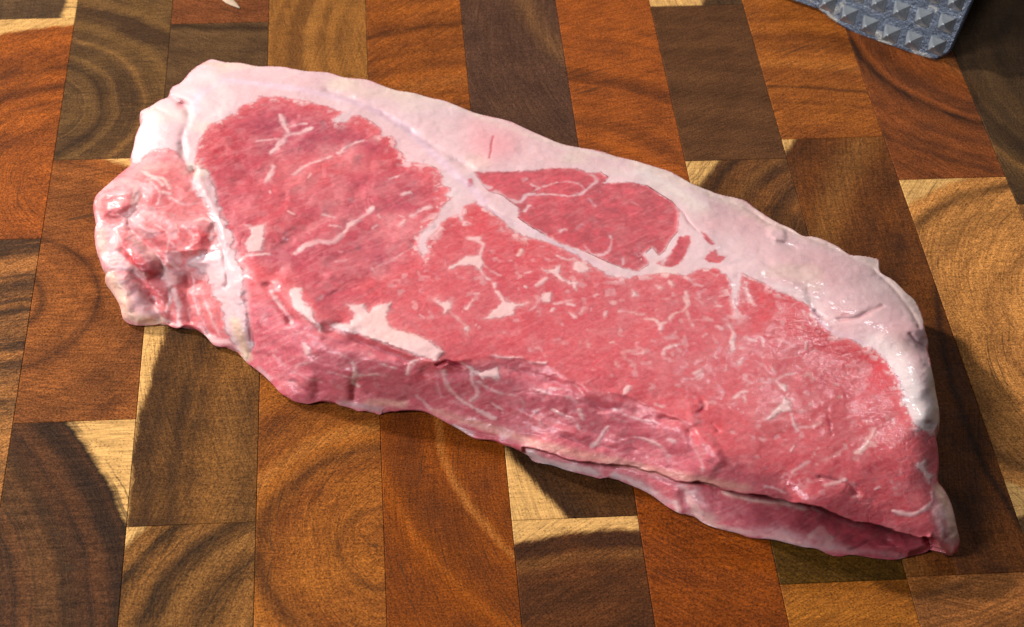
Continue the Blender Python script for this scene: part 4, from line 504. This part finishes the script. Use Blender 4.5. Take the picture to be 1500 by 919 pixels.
# fissures between the muscle bundles
cell = np.abs(fbm(px * 1.7 + 3, py * 1.9, 2, 91))
fiss = (1 - sstep(0.0, 0.028, cell)) * lean * sstep(0.15, 0.35, fbm(px * 1.1, py * 1.1, 2, 92) + 0.2)
Z -= 0.008 * fiss * low_fade
Z = np.maximum(Z, 0.035 + 0.0 * Z)
# to 3D --------------------------------------------------------------
V = np.c_[px + Z * LEAN_DIR[0], py + Z * LEAN_DIR[1], Z]
t = np.clip(bd / BAND, 0, 1); out_i = ~inn
nl = np.sqrt(ox * ox + oy * oy) + 1e-9
nx, ny = ox / nl, oy / nl
bul = np.sin(np.pi * np.minimum(t * 1.3, 1)) * 0.05 * np.minimum(Z, 1.0) - 0.22 * t ** 3 * np.minimum(Z + 0.3, 1.2) + 0.02 * mid * t
V[out_i, 0] += (nx * bul)[out_i]; V[out_i, 1] += (ny * bul)[out_i]
zz = Z * (1 - t ** 1.25) + 0.012 * t
V[out_i, 2] = zz[out_i]
# faces
I = idx.reshape(shape)
q = np.stack([I[:-1, :-1], I[:-1, 1:], I[1:, 1:], I[1:, :-1]], -1).reshape(-1, 4)
q = q[(q >= 0).all(1)]
nv = len(V)
fn = np.cross(V[q[:, 2]] - V[q[:, 0]], V[q[:, 3]] - V[q[:, 1]])
N = np.zeros((nv, 3))
for j in range(4): np.add.at(N, q[:, j], fn)
N /= np.linalg.norm(N, axis=1)[:, None] + 1e-12

# colour of the tissue (albedo) ---------------------------------------
def c3(*c): return np.array(c, float)[None]
def lay(col, m, c): return col * (1 - m[:, None]) + np.asarray(c) * m[:, None]
b1 = np.clip(0.5 + 1.3 * fbm(px * 0.9, py * 0.9, 3, 101), 0, 1); b2 = np.clip(0.5 + 1.2 * fbm(px * 5, py * 5, 3, 102), 0, 1); b3 = np.clip(0.5 + 1.2 * fibre, 0, 1)
A = lay(np.repeat(c3(0.52, 0.064, 0.078), nv, 0), b1 * 0.6, c3(0.60, 0.112, 0.118))
A = lay(A, b2 * 0.35, c3(0.46, 0.050, 0.062)); A = lay(A, b3 * 0.25, c3(0.60, 0.155, 0.155))
A = lay(A, dors, c3(0.47, 0.060, 0.074) * (0.85 + 0.3 * b2[:, None]))
A = lay(A, left_lean * (1 - dors) * np.clip(0.55 + 1.2 * fbm(px * 0.55, py * 0.8, 2, 103), 0, 0.9), c3(0.39, 0.058, 0.085))
A = lay(A, left_lean * (1 - dors) * np.clip(1.3 * fbm(px * 0.7 + 5, py * 0.9, 2, 104), 0, 0.6), c3(0.66, 0.20, 0.20))
A = lay(A, side * 0.62, lay(np.repeat(c3(0.52, 0.105, 0.14), nv, 0), b2 * 0.5, c3(0.60, 0.18, 0.205)))
A = lay(A, butt * 0.6, c3(0.64, 0.19, 0.18))
for x, y, r, a in RED: A = lay(A, a * F0.blob(x, y, r), c3(0.56, 0.045, 0.052))
for x, y, r, a in DARK: A = lay(A, a * F0.blob(x, y, r), c3(0.26, 0.030, 0.042))  # dark red spots; those on the flap also paint in its shade
A = lay(A, fiss * 0.45, c3(0.38, 0.04, 0.055))
grn = np.clip(0.5 + 1.6 * vnoise(px * 15, py * 12, 131) + 0.9 * vnoise(px * 31, py * 26, 132), 0, 1)
A = lay(A, 0.16 * grn * (1 - 0.5 * dors) * (1 - 0.5 * left_lean), c3(0.64, 0.20, 0.20))
str_ = sstep(0.12, 0.4, fbm(ux * 2.6, uy * 15.0, 3, 133)) * (0.12 + 0.04 * left_lean + 0.16 * side)
A = lay(A, str_, c3(0.68, 0.30, 0.29))
veil = sstep(0.0, 0.4, fbm(px * 3.0, py * 3.0, 3, 111)) * (0.13 + 0.06 * left_lean)
A = lay(A, veil * lean, c3(0.66, 0.30, 0.29))
fatc = lay(np.repeat(c3(0.65, 0.44, 0.435), nv, 0), np.clip(0.5 + 1.2 * fbm(px * 0.8, py * 0.8, 3, 121), 0, 1) * 0.7, c3(0.64, 0.365, 0.365))
fatc = lay(fatc, b2 * 0.2, c3(0.69, 0.51, 0.46))
fatc = lay(fatc, sstep(0.1, 0.5, fbm(px * 0.55, py * 0.8, 2, 122)) * 0.8, c3(0.67, 0.49, 0.40))
fatc = lay(fatc, (1 - sstep(0.0, 0.02, np.abs(fbm(ux * 0.9, uy * 2.2, 2, 123)))) * 0.3, c3(0.70, 0.36, 0.34))
mus = np.clip(np.maximum.reduce([fleck, vein, tiny, lace]) * (1 - capm), 0, 1)
fatc = lay(fatc, mus * 0.7, c3(0.76, 0.45, 0.40))
halo = np.zeros_like(px)
for s in FLECK_SD: halo = np.maximum(halo, np.exp(-(np.clip(-s, 0, 0.3) / 0.12) ** 2) * (s > -0.29))
halo = np.maximum.reduce([halo, np.exp(-(np.clip(-cap_sd, 0, 0.5) / 0.14) ** 2) * (cap_sd > -0.45) * (cap_sd < 0.03), 0.7 * np.exp(-(np.clip(dors_sd, 0, 0.4) / 0.08) ** 2) * (dors_sd > -0.1)])
A = lay(A, 0.42 * halo * np.clip(0.7 + 1.2 * vnoise(px * 4, py * 4, 70), 0, 1), c3(0.66, 0.24, 0.23))
A = A * (1 - fat[:, None]) + fatc * fat[:, None]
for pts, w, a in LILAC: A = lay(A, a * FW.line(pts, w, w * 0.4), c3(0.66, 0.44, 0.50) * (0.9 + 0.2 * b2[:, None]))
for pts, w, a in BEIGE: A = lay(A, a * FW.line(pts, w, w * 0.45), c3(0.66, 0.42, 0.29) * (0.8 + 0.35 * b2[:, None]))
for pts, w, a in PALE: A = lay(A, a * FW.line(pts, w, w * 0.5) * fat, c3(0.74, 0.61, 0.57))
for pts, w, a in CREAM: A = lay(A, a * FW.line(pts, w, w * 0.5) * fat, c3(0.68, 0.53, 0.43) * (0.85 + 0.3 * b2[:, None]))
for pts, w, a in GREY: A = lay(A, a * FW.line(pts, w, w * 0.45), c3(0.46, 0.34, 0.33))
for x, y, r, a in BLUSH: A = lay(A, a * 0.8 * F0.blob(x, y, r) * capm * (1 - dors), c3(0.76, 0.28, 0.29))
for pts, w, a in SLIT: A = lay(A, 0.8 * a * FW.line(pts, w, w * 0.6), c3(0.42, 0.02, 0.04))
for x, y, r, a in BLOOD_SHADE: A = lay(A, a * flap * F0.blob(x, y, r), c3(0.15, 0.012, 0.018) * (0.7 + 0.8 * b2[:, None]))  # blood-dark flap, with the shade under the lip painted in
A = np.clip(A, 0.005, 0.95)

# split into parts: 0 lean body, 1 fat cap, 2 dorsal muscle, 3 lower flap, 4 fat ridge, 10+ flecks
def fmask(v): return v[q].mean(1)
pid = np.zeros(len(q), int)
pid[fmask(capm) > 0.5] = 1
pid[fmask(ridge) > 0.5] = 4
pid[fmask(F0.sd(DORSAL, 0.4)) > 0.0] = 2
pid[(fmask(flap) > 0.5) & inn[q].any(1)] = 3
for k, s in enumerate(FLECK_SD):
    f = fmask(s) > 0.0
    if f.sum() > 12: pid[f & ((pid == 0) | (pid == 2))] = 10 + k

def flesh_material(name, fatty):
    T = NT(name)
    co = T.n('ShaderNodeTexCoord').outputs['Object']
    wt = T.attr('wet', 'GEOMETRY', 'Fac'); alb = T.attr('albedo', 'GEOMETRY', 'Color'); ft = T.attr('fat', 'GEOMETRY', 'Fac')
    g1 = T.noise(co, 9.0, 4.0, 0.6)
    col = T.mix(1.0, alb, T.mix(T.rng(g1, 0.3, 0.7), (0.86, 0.82, 0.83, 1), (1.12, 1.16, 1.15, 1)), 'MULTIPLY')
    col = T.mix(ft, col, T.mix(0.25, alb, col))
    T.put(T.b.inputs['Base Color'], col)
    wet = T.noise(co, 1.6, 3.0, 0.6)
    T.put(T.b.inputs['Roughness'], T.math('SUBTRACT', T.math('ADD', T.rng(wet, 0.35, 0.65, 0.50, 0.38), T.math('MULTIPLY', ft, 0.06)), T.math('MULTIPLY', wt, 0.22)))
    T.b.inputs['IOR'].default_value = 1.35
    T.put(T.b.inputs['Subsurface Weight'], T.math('MULTIPLY', T.attr('deep', 'GEOMETRY', 'Fac'), 0.55))
    T.b.inputs['Subsurface Radius'].default_value = (1.0, 0.35, 0.28) if not fatty else (1.0, 0.7, 0.55)
    T.b.inputs['Subsurface Scale'].default_value = 0.15
    mp = T.n('ShaderNodeMapping'); mp.inputs['Rotation'].default_value = (0, 0, -0.6); mp.inputs['Scale'].default_value = (5.0, 16.0, 8.0)
    T.put(mp.inputs['Vector'], co)
    fib = T.noise(mp.outputs[0], 1.0, 3.0, 0.6)
    gran = T.noise(co, 22.0, 3.0, 0.65)
    hh = T.math('ADD', T.math('MULTIPLY', fib, T.math('SUBTRACT', 1.0, ft)), T.math('MULTIPLY', gran, T.math('SUBTRACT', 0.5, T.math('MULTIPLY', ft, 0.36))))
    nm = T.bump(T.math('MULTIPLY', hh, T.math('MULTIPLY_ADD', wt, 3.0, 1.0)), 0.2, 0.02)
    film = T.noise(co, 7.5, 2.0, 0.6)
    nm = T.bump(T.math('MULTIPLY', film, wt), 0.65, 0.05, nm)
    bead = T.noise(co, 34.0, 1.0, 0.5)
    nm = T.bump(T.rng(bead, 0.60, 0.78, 0.0, 1.0, smooth=True), 0.75, 0.014, nm)
    T.put(T.b.inputs['Normal'], nm)
    T.put(T.b.inputs['Coat Weight'], T.math('MULTIPLY_ADD', wt, 0.85, 0.15))
    T.b.inputs['Coat Roughness'].default_value = 0.05
    T.put(T.b.inputs['Coat Normal'], nm)
    return T.m
LEANM = flesh_material('raw_beef', False); FATM = flesh_material('beef_fat', True)

org = np.array([13.0, -1.0, 0.0])
steak = empty('raw_steak', tuple(org), 'raw pink strip steak with a thick white fat edge lying on the board', 'steak')
def build(name, verts, faces, norms, vid, mat, extra_tris=None):
    me = bpy.data.meshes.new(name)
    fl = faces.reshape(-1).tolist(); starts = list(range(0, len(faces) * 4, 4)); tot = [4] * len(faces)
    if extra_tris is not None:
        base = len(fl); fl += extra_tris.reshape(-1).tolist()
        starts += list(range(base, base + len(extra_tris) * 3, 3)); tot += [3] * len(extra_tris)
    me.vertices.add(len(verts)); me.vertices.foreach_set('co', (verts - org).astype(np.float32).ravel())
    me.loops.add(len(fl)); me.loops.foreach_set('vertex_index', np.array(fl, np.int32))
    me.polygons.add(len(starts)); me.polygons.foreach_set('loop_start', np.array(starts, np.int32)); me.polygons.foreach_set('loop_total', np.array(tot, np.int32))
    me.polygons.foreach_set('use_smooth', np.ones(len(starts), bool))
    me.update(calc_edges=True)
    at = me.attributes.new('albedo', 'FLOAT_COLOR', 'POINT'); at.data.foreach_set('color', np.c_[A[vid], np.ones(len(vid))].astype(np.float32).ravel())
    at = me.attributes.new('fat', 'FLOAT', 'POINT'); at.data.foreach_set('value', fat[vid].astype(np.float32))
    at = me.attributes.new('deep', 'FLOAT', 'POINT'); at.data.foreach_set('value', deep[vid].astype(np.float32) if name != 'fat_fleck' else np.zeros(len(vid), np.float32))
    at = me.attributes.new('wet', 'FLOAT', 'POINT'); at.data.foreach_set('value', wet[vid].astype(np.float32))
    me.materials.append(mat)
    me.normals_split_custom_set_from_vertices(norms.astype(np.float32).tolist())
    o = bpy.data.objects.new(name, me); COL.objects.link(o); o.parent = steak
    return o
# lean body: the whole surface, sunk a little beneath the other parts, closed below
deep = np.minimum.reduce([sstep(0.02, 0.2, np.abs(cap_sd)), sstep(0.02, 0.2, np.abs(dors_sd)), sstep(0.02, 0.2, np.abs(flap_sd))])
for it in range(30):                                     # drop slivers with no inside vertex, so that no two faces coincide
    vp_min = np.full(nv, 999); vp_max = np.full(nv, -1)
    for j in range(4):
        np.minimum.at(vp_min, q[:, j], pid); np.maximum.at(vp_max, q[:, j], pid)
    sunk = (vp_min == vp_max) & (vp_min > 0)
    bad = (pid > 0) & ~sunk[q].any(1)
    if not bad.any(): break
    pid[bad] = 0
Vb = V - N * (0.14 * sunk)[:, None]
Vb[:, 2] = np.maximum(Vb[:, 2], 0.008)
ed = np.concatenate([q[:, [0, 1]], q[:, [1, 2]], q[:, [2, 3]], q[:, [3, 0]]])
key = np.sort(ed, 1); kk = key[:, 0] * nv + key[:, 1]
u, inv, cnt = np.unique(kk, return_inverse=True, return_counts=True)
rim = ed[cnt[inv] == 1]
Vb2 = np.vstack([Vb, [[V[:, 0].mean(), V[:, 1].mean(), 0.012]]])
tris = np.c_[rim[:, 1], rim[:, 0], np.full(len(rim), nv)]
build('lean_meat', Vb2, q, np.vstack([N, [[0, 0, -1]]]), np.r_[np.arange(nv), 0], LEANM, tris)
def shell(name, pi, mat, depth):
    f = q[pid == pi]
    if len(f) == 0: return None
    vid = np.unique(f); loc = np.full(nv, -1); loc[vid] = np.arange(len(vid)); f = loc[f]
    full = sunk[vid]
    ins = np.nonzero(full)[0]
    low = np.full(len(vid), -1); low[full] = len(vid) + np.arange(len(ins)); low[~full] = np.nonzero(~full)[0]
    vv = np.vstack([V[vid], V[vid][ins] - N[vid][ins] * depth]); nn = np.vstack([N[vid], -N[vid][ins]])
    vv[:, 2] = np.maximum(vv[:, 2], 0.006)
    return build(name, vv, np.vstack([f, low[f][:, ::-1]]), nn, np.r_[vid, vid[ins]], mat)
shell('fat_cap', 1, FATM, 0.09)
shell('small_muscle', 2, LEANM, 0.09)
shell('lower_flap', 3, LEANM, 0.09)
shell('fat_ridge', 4, FATM, 0.09)
for k in range(len(FLECKS)): shell('fat_fleck', 10 + k, FATM, 0.06)
TOOL_AT = (26.658, 10.814)
SPLINTER = ((4.429, 15.531), (5.071, 14.763))
# ------------------------------------------------------------------ meat mallet, lying on its side: one studded striking face looks at the camera
def metal(name, lo_c, hi_c):
    T = NT(name)
    co = T.n('ShaderNodeTexCoord').outputs['Object']
    n1 = T.noise(co, 3.0, 4.0, 0.6); n2 = T.noise(co, 14.0, 3.0, 0.6)
    col = T.mix(n1, lo_c, hi_c)
    dirt = T.rng(T.noise(co, 1.4, 3.0, 0.7), 0.56, 0.66)
    T.put(T.b.inputs['Base Color'], T.mix(T.math('MULTIPLY', dirt, 0.55), col, (0.60, 0.54, 0.42, 1)))
    T.put(T.b.inputs['Metallic'], T.math('MULTIPLY_ADD', dirt, -0.1, 0.25))
    T.put(T.b.inputs['Roughness'], T.rng(n2, 0.3, 0.7, 0.25, 0.40))
    T.put(T.b.inputs['Normal'], T.bump(T.math('MULTIPLY_ADD', n1, 1.5, n2), 0.5, 0.03))
    return T.m
METAL = metal('shaded_steel', (0.026, 0.034, 0.052, 1), (0.075, 0.09, 0.125, 1))  # steel darkened so the plate looks shaded against the studs
BRIGHT = metal('lit_steel', (0.13, 0.15, 0.165, 1), (0.36, 0.38, 0.40, 1))  # same steel lightened: the light on the studs is put into its colour
K = Vector((TOOL_AT[0], TOOL_AT[1], 0.0))
E1 = Vector((0.80, -0.60, 0.0)); HB = Vector((0.60, 0.80, 0.0))
TILT = math.radians(25)
E2 = Vector((0, 0, 1)) * math.cos(TILT) + HB * math.sin(TILT)
NF = E1.cross(E2) * 1.0
mallet = empty('meat_mallet', tuple(K), 'silver metal meat mallet with a studded face at the top right of the board', 'meat mallet')
M3 = Matrix((E1, E2, NF)).transposed()
def place(x, y, z): return M3 @ Vector((x, y, z)) + Vector((0, 0, 0.10))
# face plate with rounded corners, in the plane (E1, E2); the corner by the board is at the origin
PW, PH, RC, TH = 6.4, 5.6, 0.42, 0.16
def bow(x): return -0.26 * (1 - ((x + 1.9) / 1.9) ** 2)
def rounded(x0, x1, y0, y1, r, taper=0.0):
    pts = []
    for (cx, cy, a0) in ((x1 - r, y0 + r, -90), (x1 - r, y1 - r, 0), (x0 + r, y1 - r, 90), (x0 + r, y0 + r, 180)):
        for i in range(9):
            a = math.radians(a0 + i * 11.25)
            pts.append((cx + r * math.cos(a), cy + r * math.sin(a)))
    last = pts[-1]; first = pts[0]
    for i in range(1, 14):                              # the lower edge bows outwards
        pts.append((last[0] + (first[0] - last[0]) * i / 14, y0))
    return [(x + taper * y, y + max(0.0, 1 - y / 1.2) * bow(x) if x < x1 - 0.2 else y) for x, y in pts]
pl = rounded(-PW, 0, 0, PH, RC, 0.10); pin_ = rounded(-PW + 0.05, -0.05, 0.05, PH - 0.05, RC - 0.04, 0.10)
n = len(pl)
vs = [place(x, y, 0) for x, y in pin_] + [place(x, y, -0.05) for x, y in pl] + [place(x, y, -TH) for x, y in pl]
fs = [tuple(range(n)), tuple(range(3 * n - 1, 2 * n - 1, -1))]
for i in range(n):
    j = (i + 1) % n
    fs += [(i, n + i, n + j, j), (n + i, 2 * n + i, 2 * n + j, n + j)]
plate = mesh_obj('striking_face', vs, fs, METAL, mallet)
# head block behind the plate, resting on the board
def loc_w(x, h, z): return E1 * x + HB * h + Vector((0, 0, z))
hb = [(0.35, 0.12), (0.35 + PH * math.sin(TILT), PH * math.cos(TILT) - 0.1), (6.2, PH * math.cos(TILT) - 0.3), (7.4, 0.05)]
hv = [loc_w(-PW + 0.35, h, z) for h, z in hb] + [loc_w(-1.1, h, z) for h, z in hb]
head = mesh_obj('head_block', hv, [(3, 2, 1, 0), (4, 5, 6, 7), (0, 1, 5, 4), (1, 2, 6, 5), (2, 3, 7, 6), (3, 0, 4, 7)], METAL, mallet)
# handle, out to the far left
ring = [(3.9 + 0.8 * math.cos(a * math.pi / 8), 2.5 + 0.8 * math.sin(a * math.pi / 8)) for a in range(16)]
hv = [loc_w(-PW + 0.5, h, z) for h, z in ring] + [loc_w(-PW - 12, h, z) for h, z in ring]
handle = mesh_obj('handle', hv, [(i, (i + 1) % 16, 16 + (i + 1) % 16, 16 + i) for i in range(16)] + [tuple(range(15, -1, -1)), tuple(range(16, 32))], METAL, mallet)
# studs: one blunt pyramid mesh shared by all
bs, hs, ts = 0.26, 0.34, 0.025
sv = [(-bs, -bs, 0), (bs, -bs, 0), (bs, bs, 0), (-bs, bs, 0), (-ts, -ts, hs), (ts, -ts, hs), (ts, ts, hs), (-ts, ts, hs)]
sv = [(x, y, z) for x, y, z in sv]
stud_me = bpy.data.meshes.new('stud')
stud_me.from_pydata(sv, [], [(0, 1, 5, 4), (1, 2, 6, 5), (2, 3, 7, 6), (3, 0, 4, 7), (4, 5, 6, 7)])
stud_me.materials.append(BRIGHT)
R4 = M3.to_4x4()
SX, SY = 0.745, 0.70
for r in range(7):
    for c in range(8):
        x = -0.42 - c * SX + 0.10 * r * SY; y = 0.42 + r * SY + bow(-0.42 - c * SX) * max(0.0, 0.8 - 0.3 * r)
        o = bpy.data.objects.new('stud', stud_me); COL.objects.link(o); o.parent = mallet
        o.matrix_local = Matrix.Translation(place(x, y, -0.004)) @ R4

# ------------------------------------------------------------------ small things lying on the board
T = NT('dry_straw')
T.put(T.b.inputs['Base Color'], T.mix(T.noise(T.n('ShaderNodeTexCoord').outputs['Object'], 6.0, 3.0), (0.55, 0.40, 0.27, 1), (0.42, 0.28, 0.17, 1)))
T.b.inputs['Roughness'].default_value = 0.7
a, b = Vector(SPLINTER[0] + (0.05,)), Vector(SPLINTER[1] + (0.03,))
ax = (b - a).normalized(); sdv = ax.cross(Vector((0, 0, 1))).normalized()
vs = []; secs = [(0, 0.06), (0.25, 0.13), (0.5, 0.15), (0.75, 0.10), (1.0, 0.012)]
for tt, w in secs:
    p = a.lerp(b, tt)
    for k in range(8):
        g = k * math.pi / 4
        vs.append(p + sdv * w * math.cos(g) + Vector((0, 0, 0.35 * w * math.sin(g) + 0.0)))
fs = [(s * 8 + k, s * 8 + (k + 1) % 8, s * 8 + 8 + (k + 1) % 8, s * 8 + 8 + k) for s in range(4) for k in range(8)] + [tuple(range(7, -1, -1)), tuple(range(32, 40))]
o = mesh_obj('wood_splinter', [v - a for v in vs], fs, T.m, None, tuple(a))
o['label'] = 'small pale pointed splinter lying on the board behind the steak'
o['category'] = 'splinter'
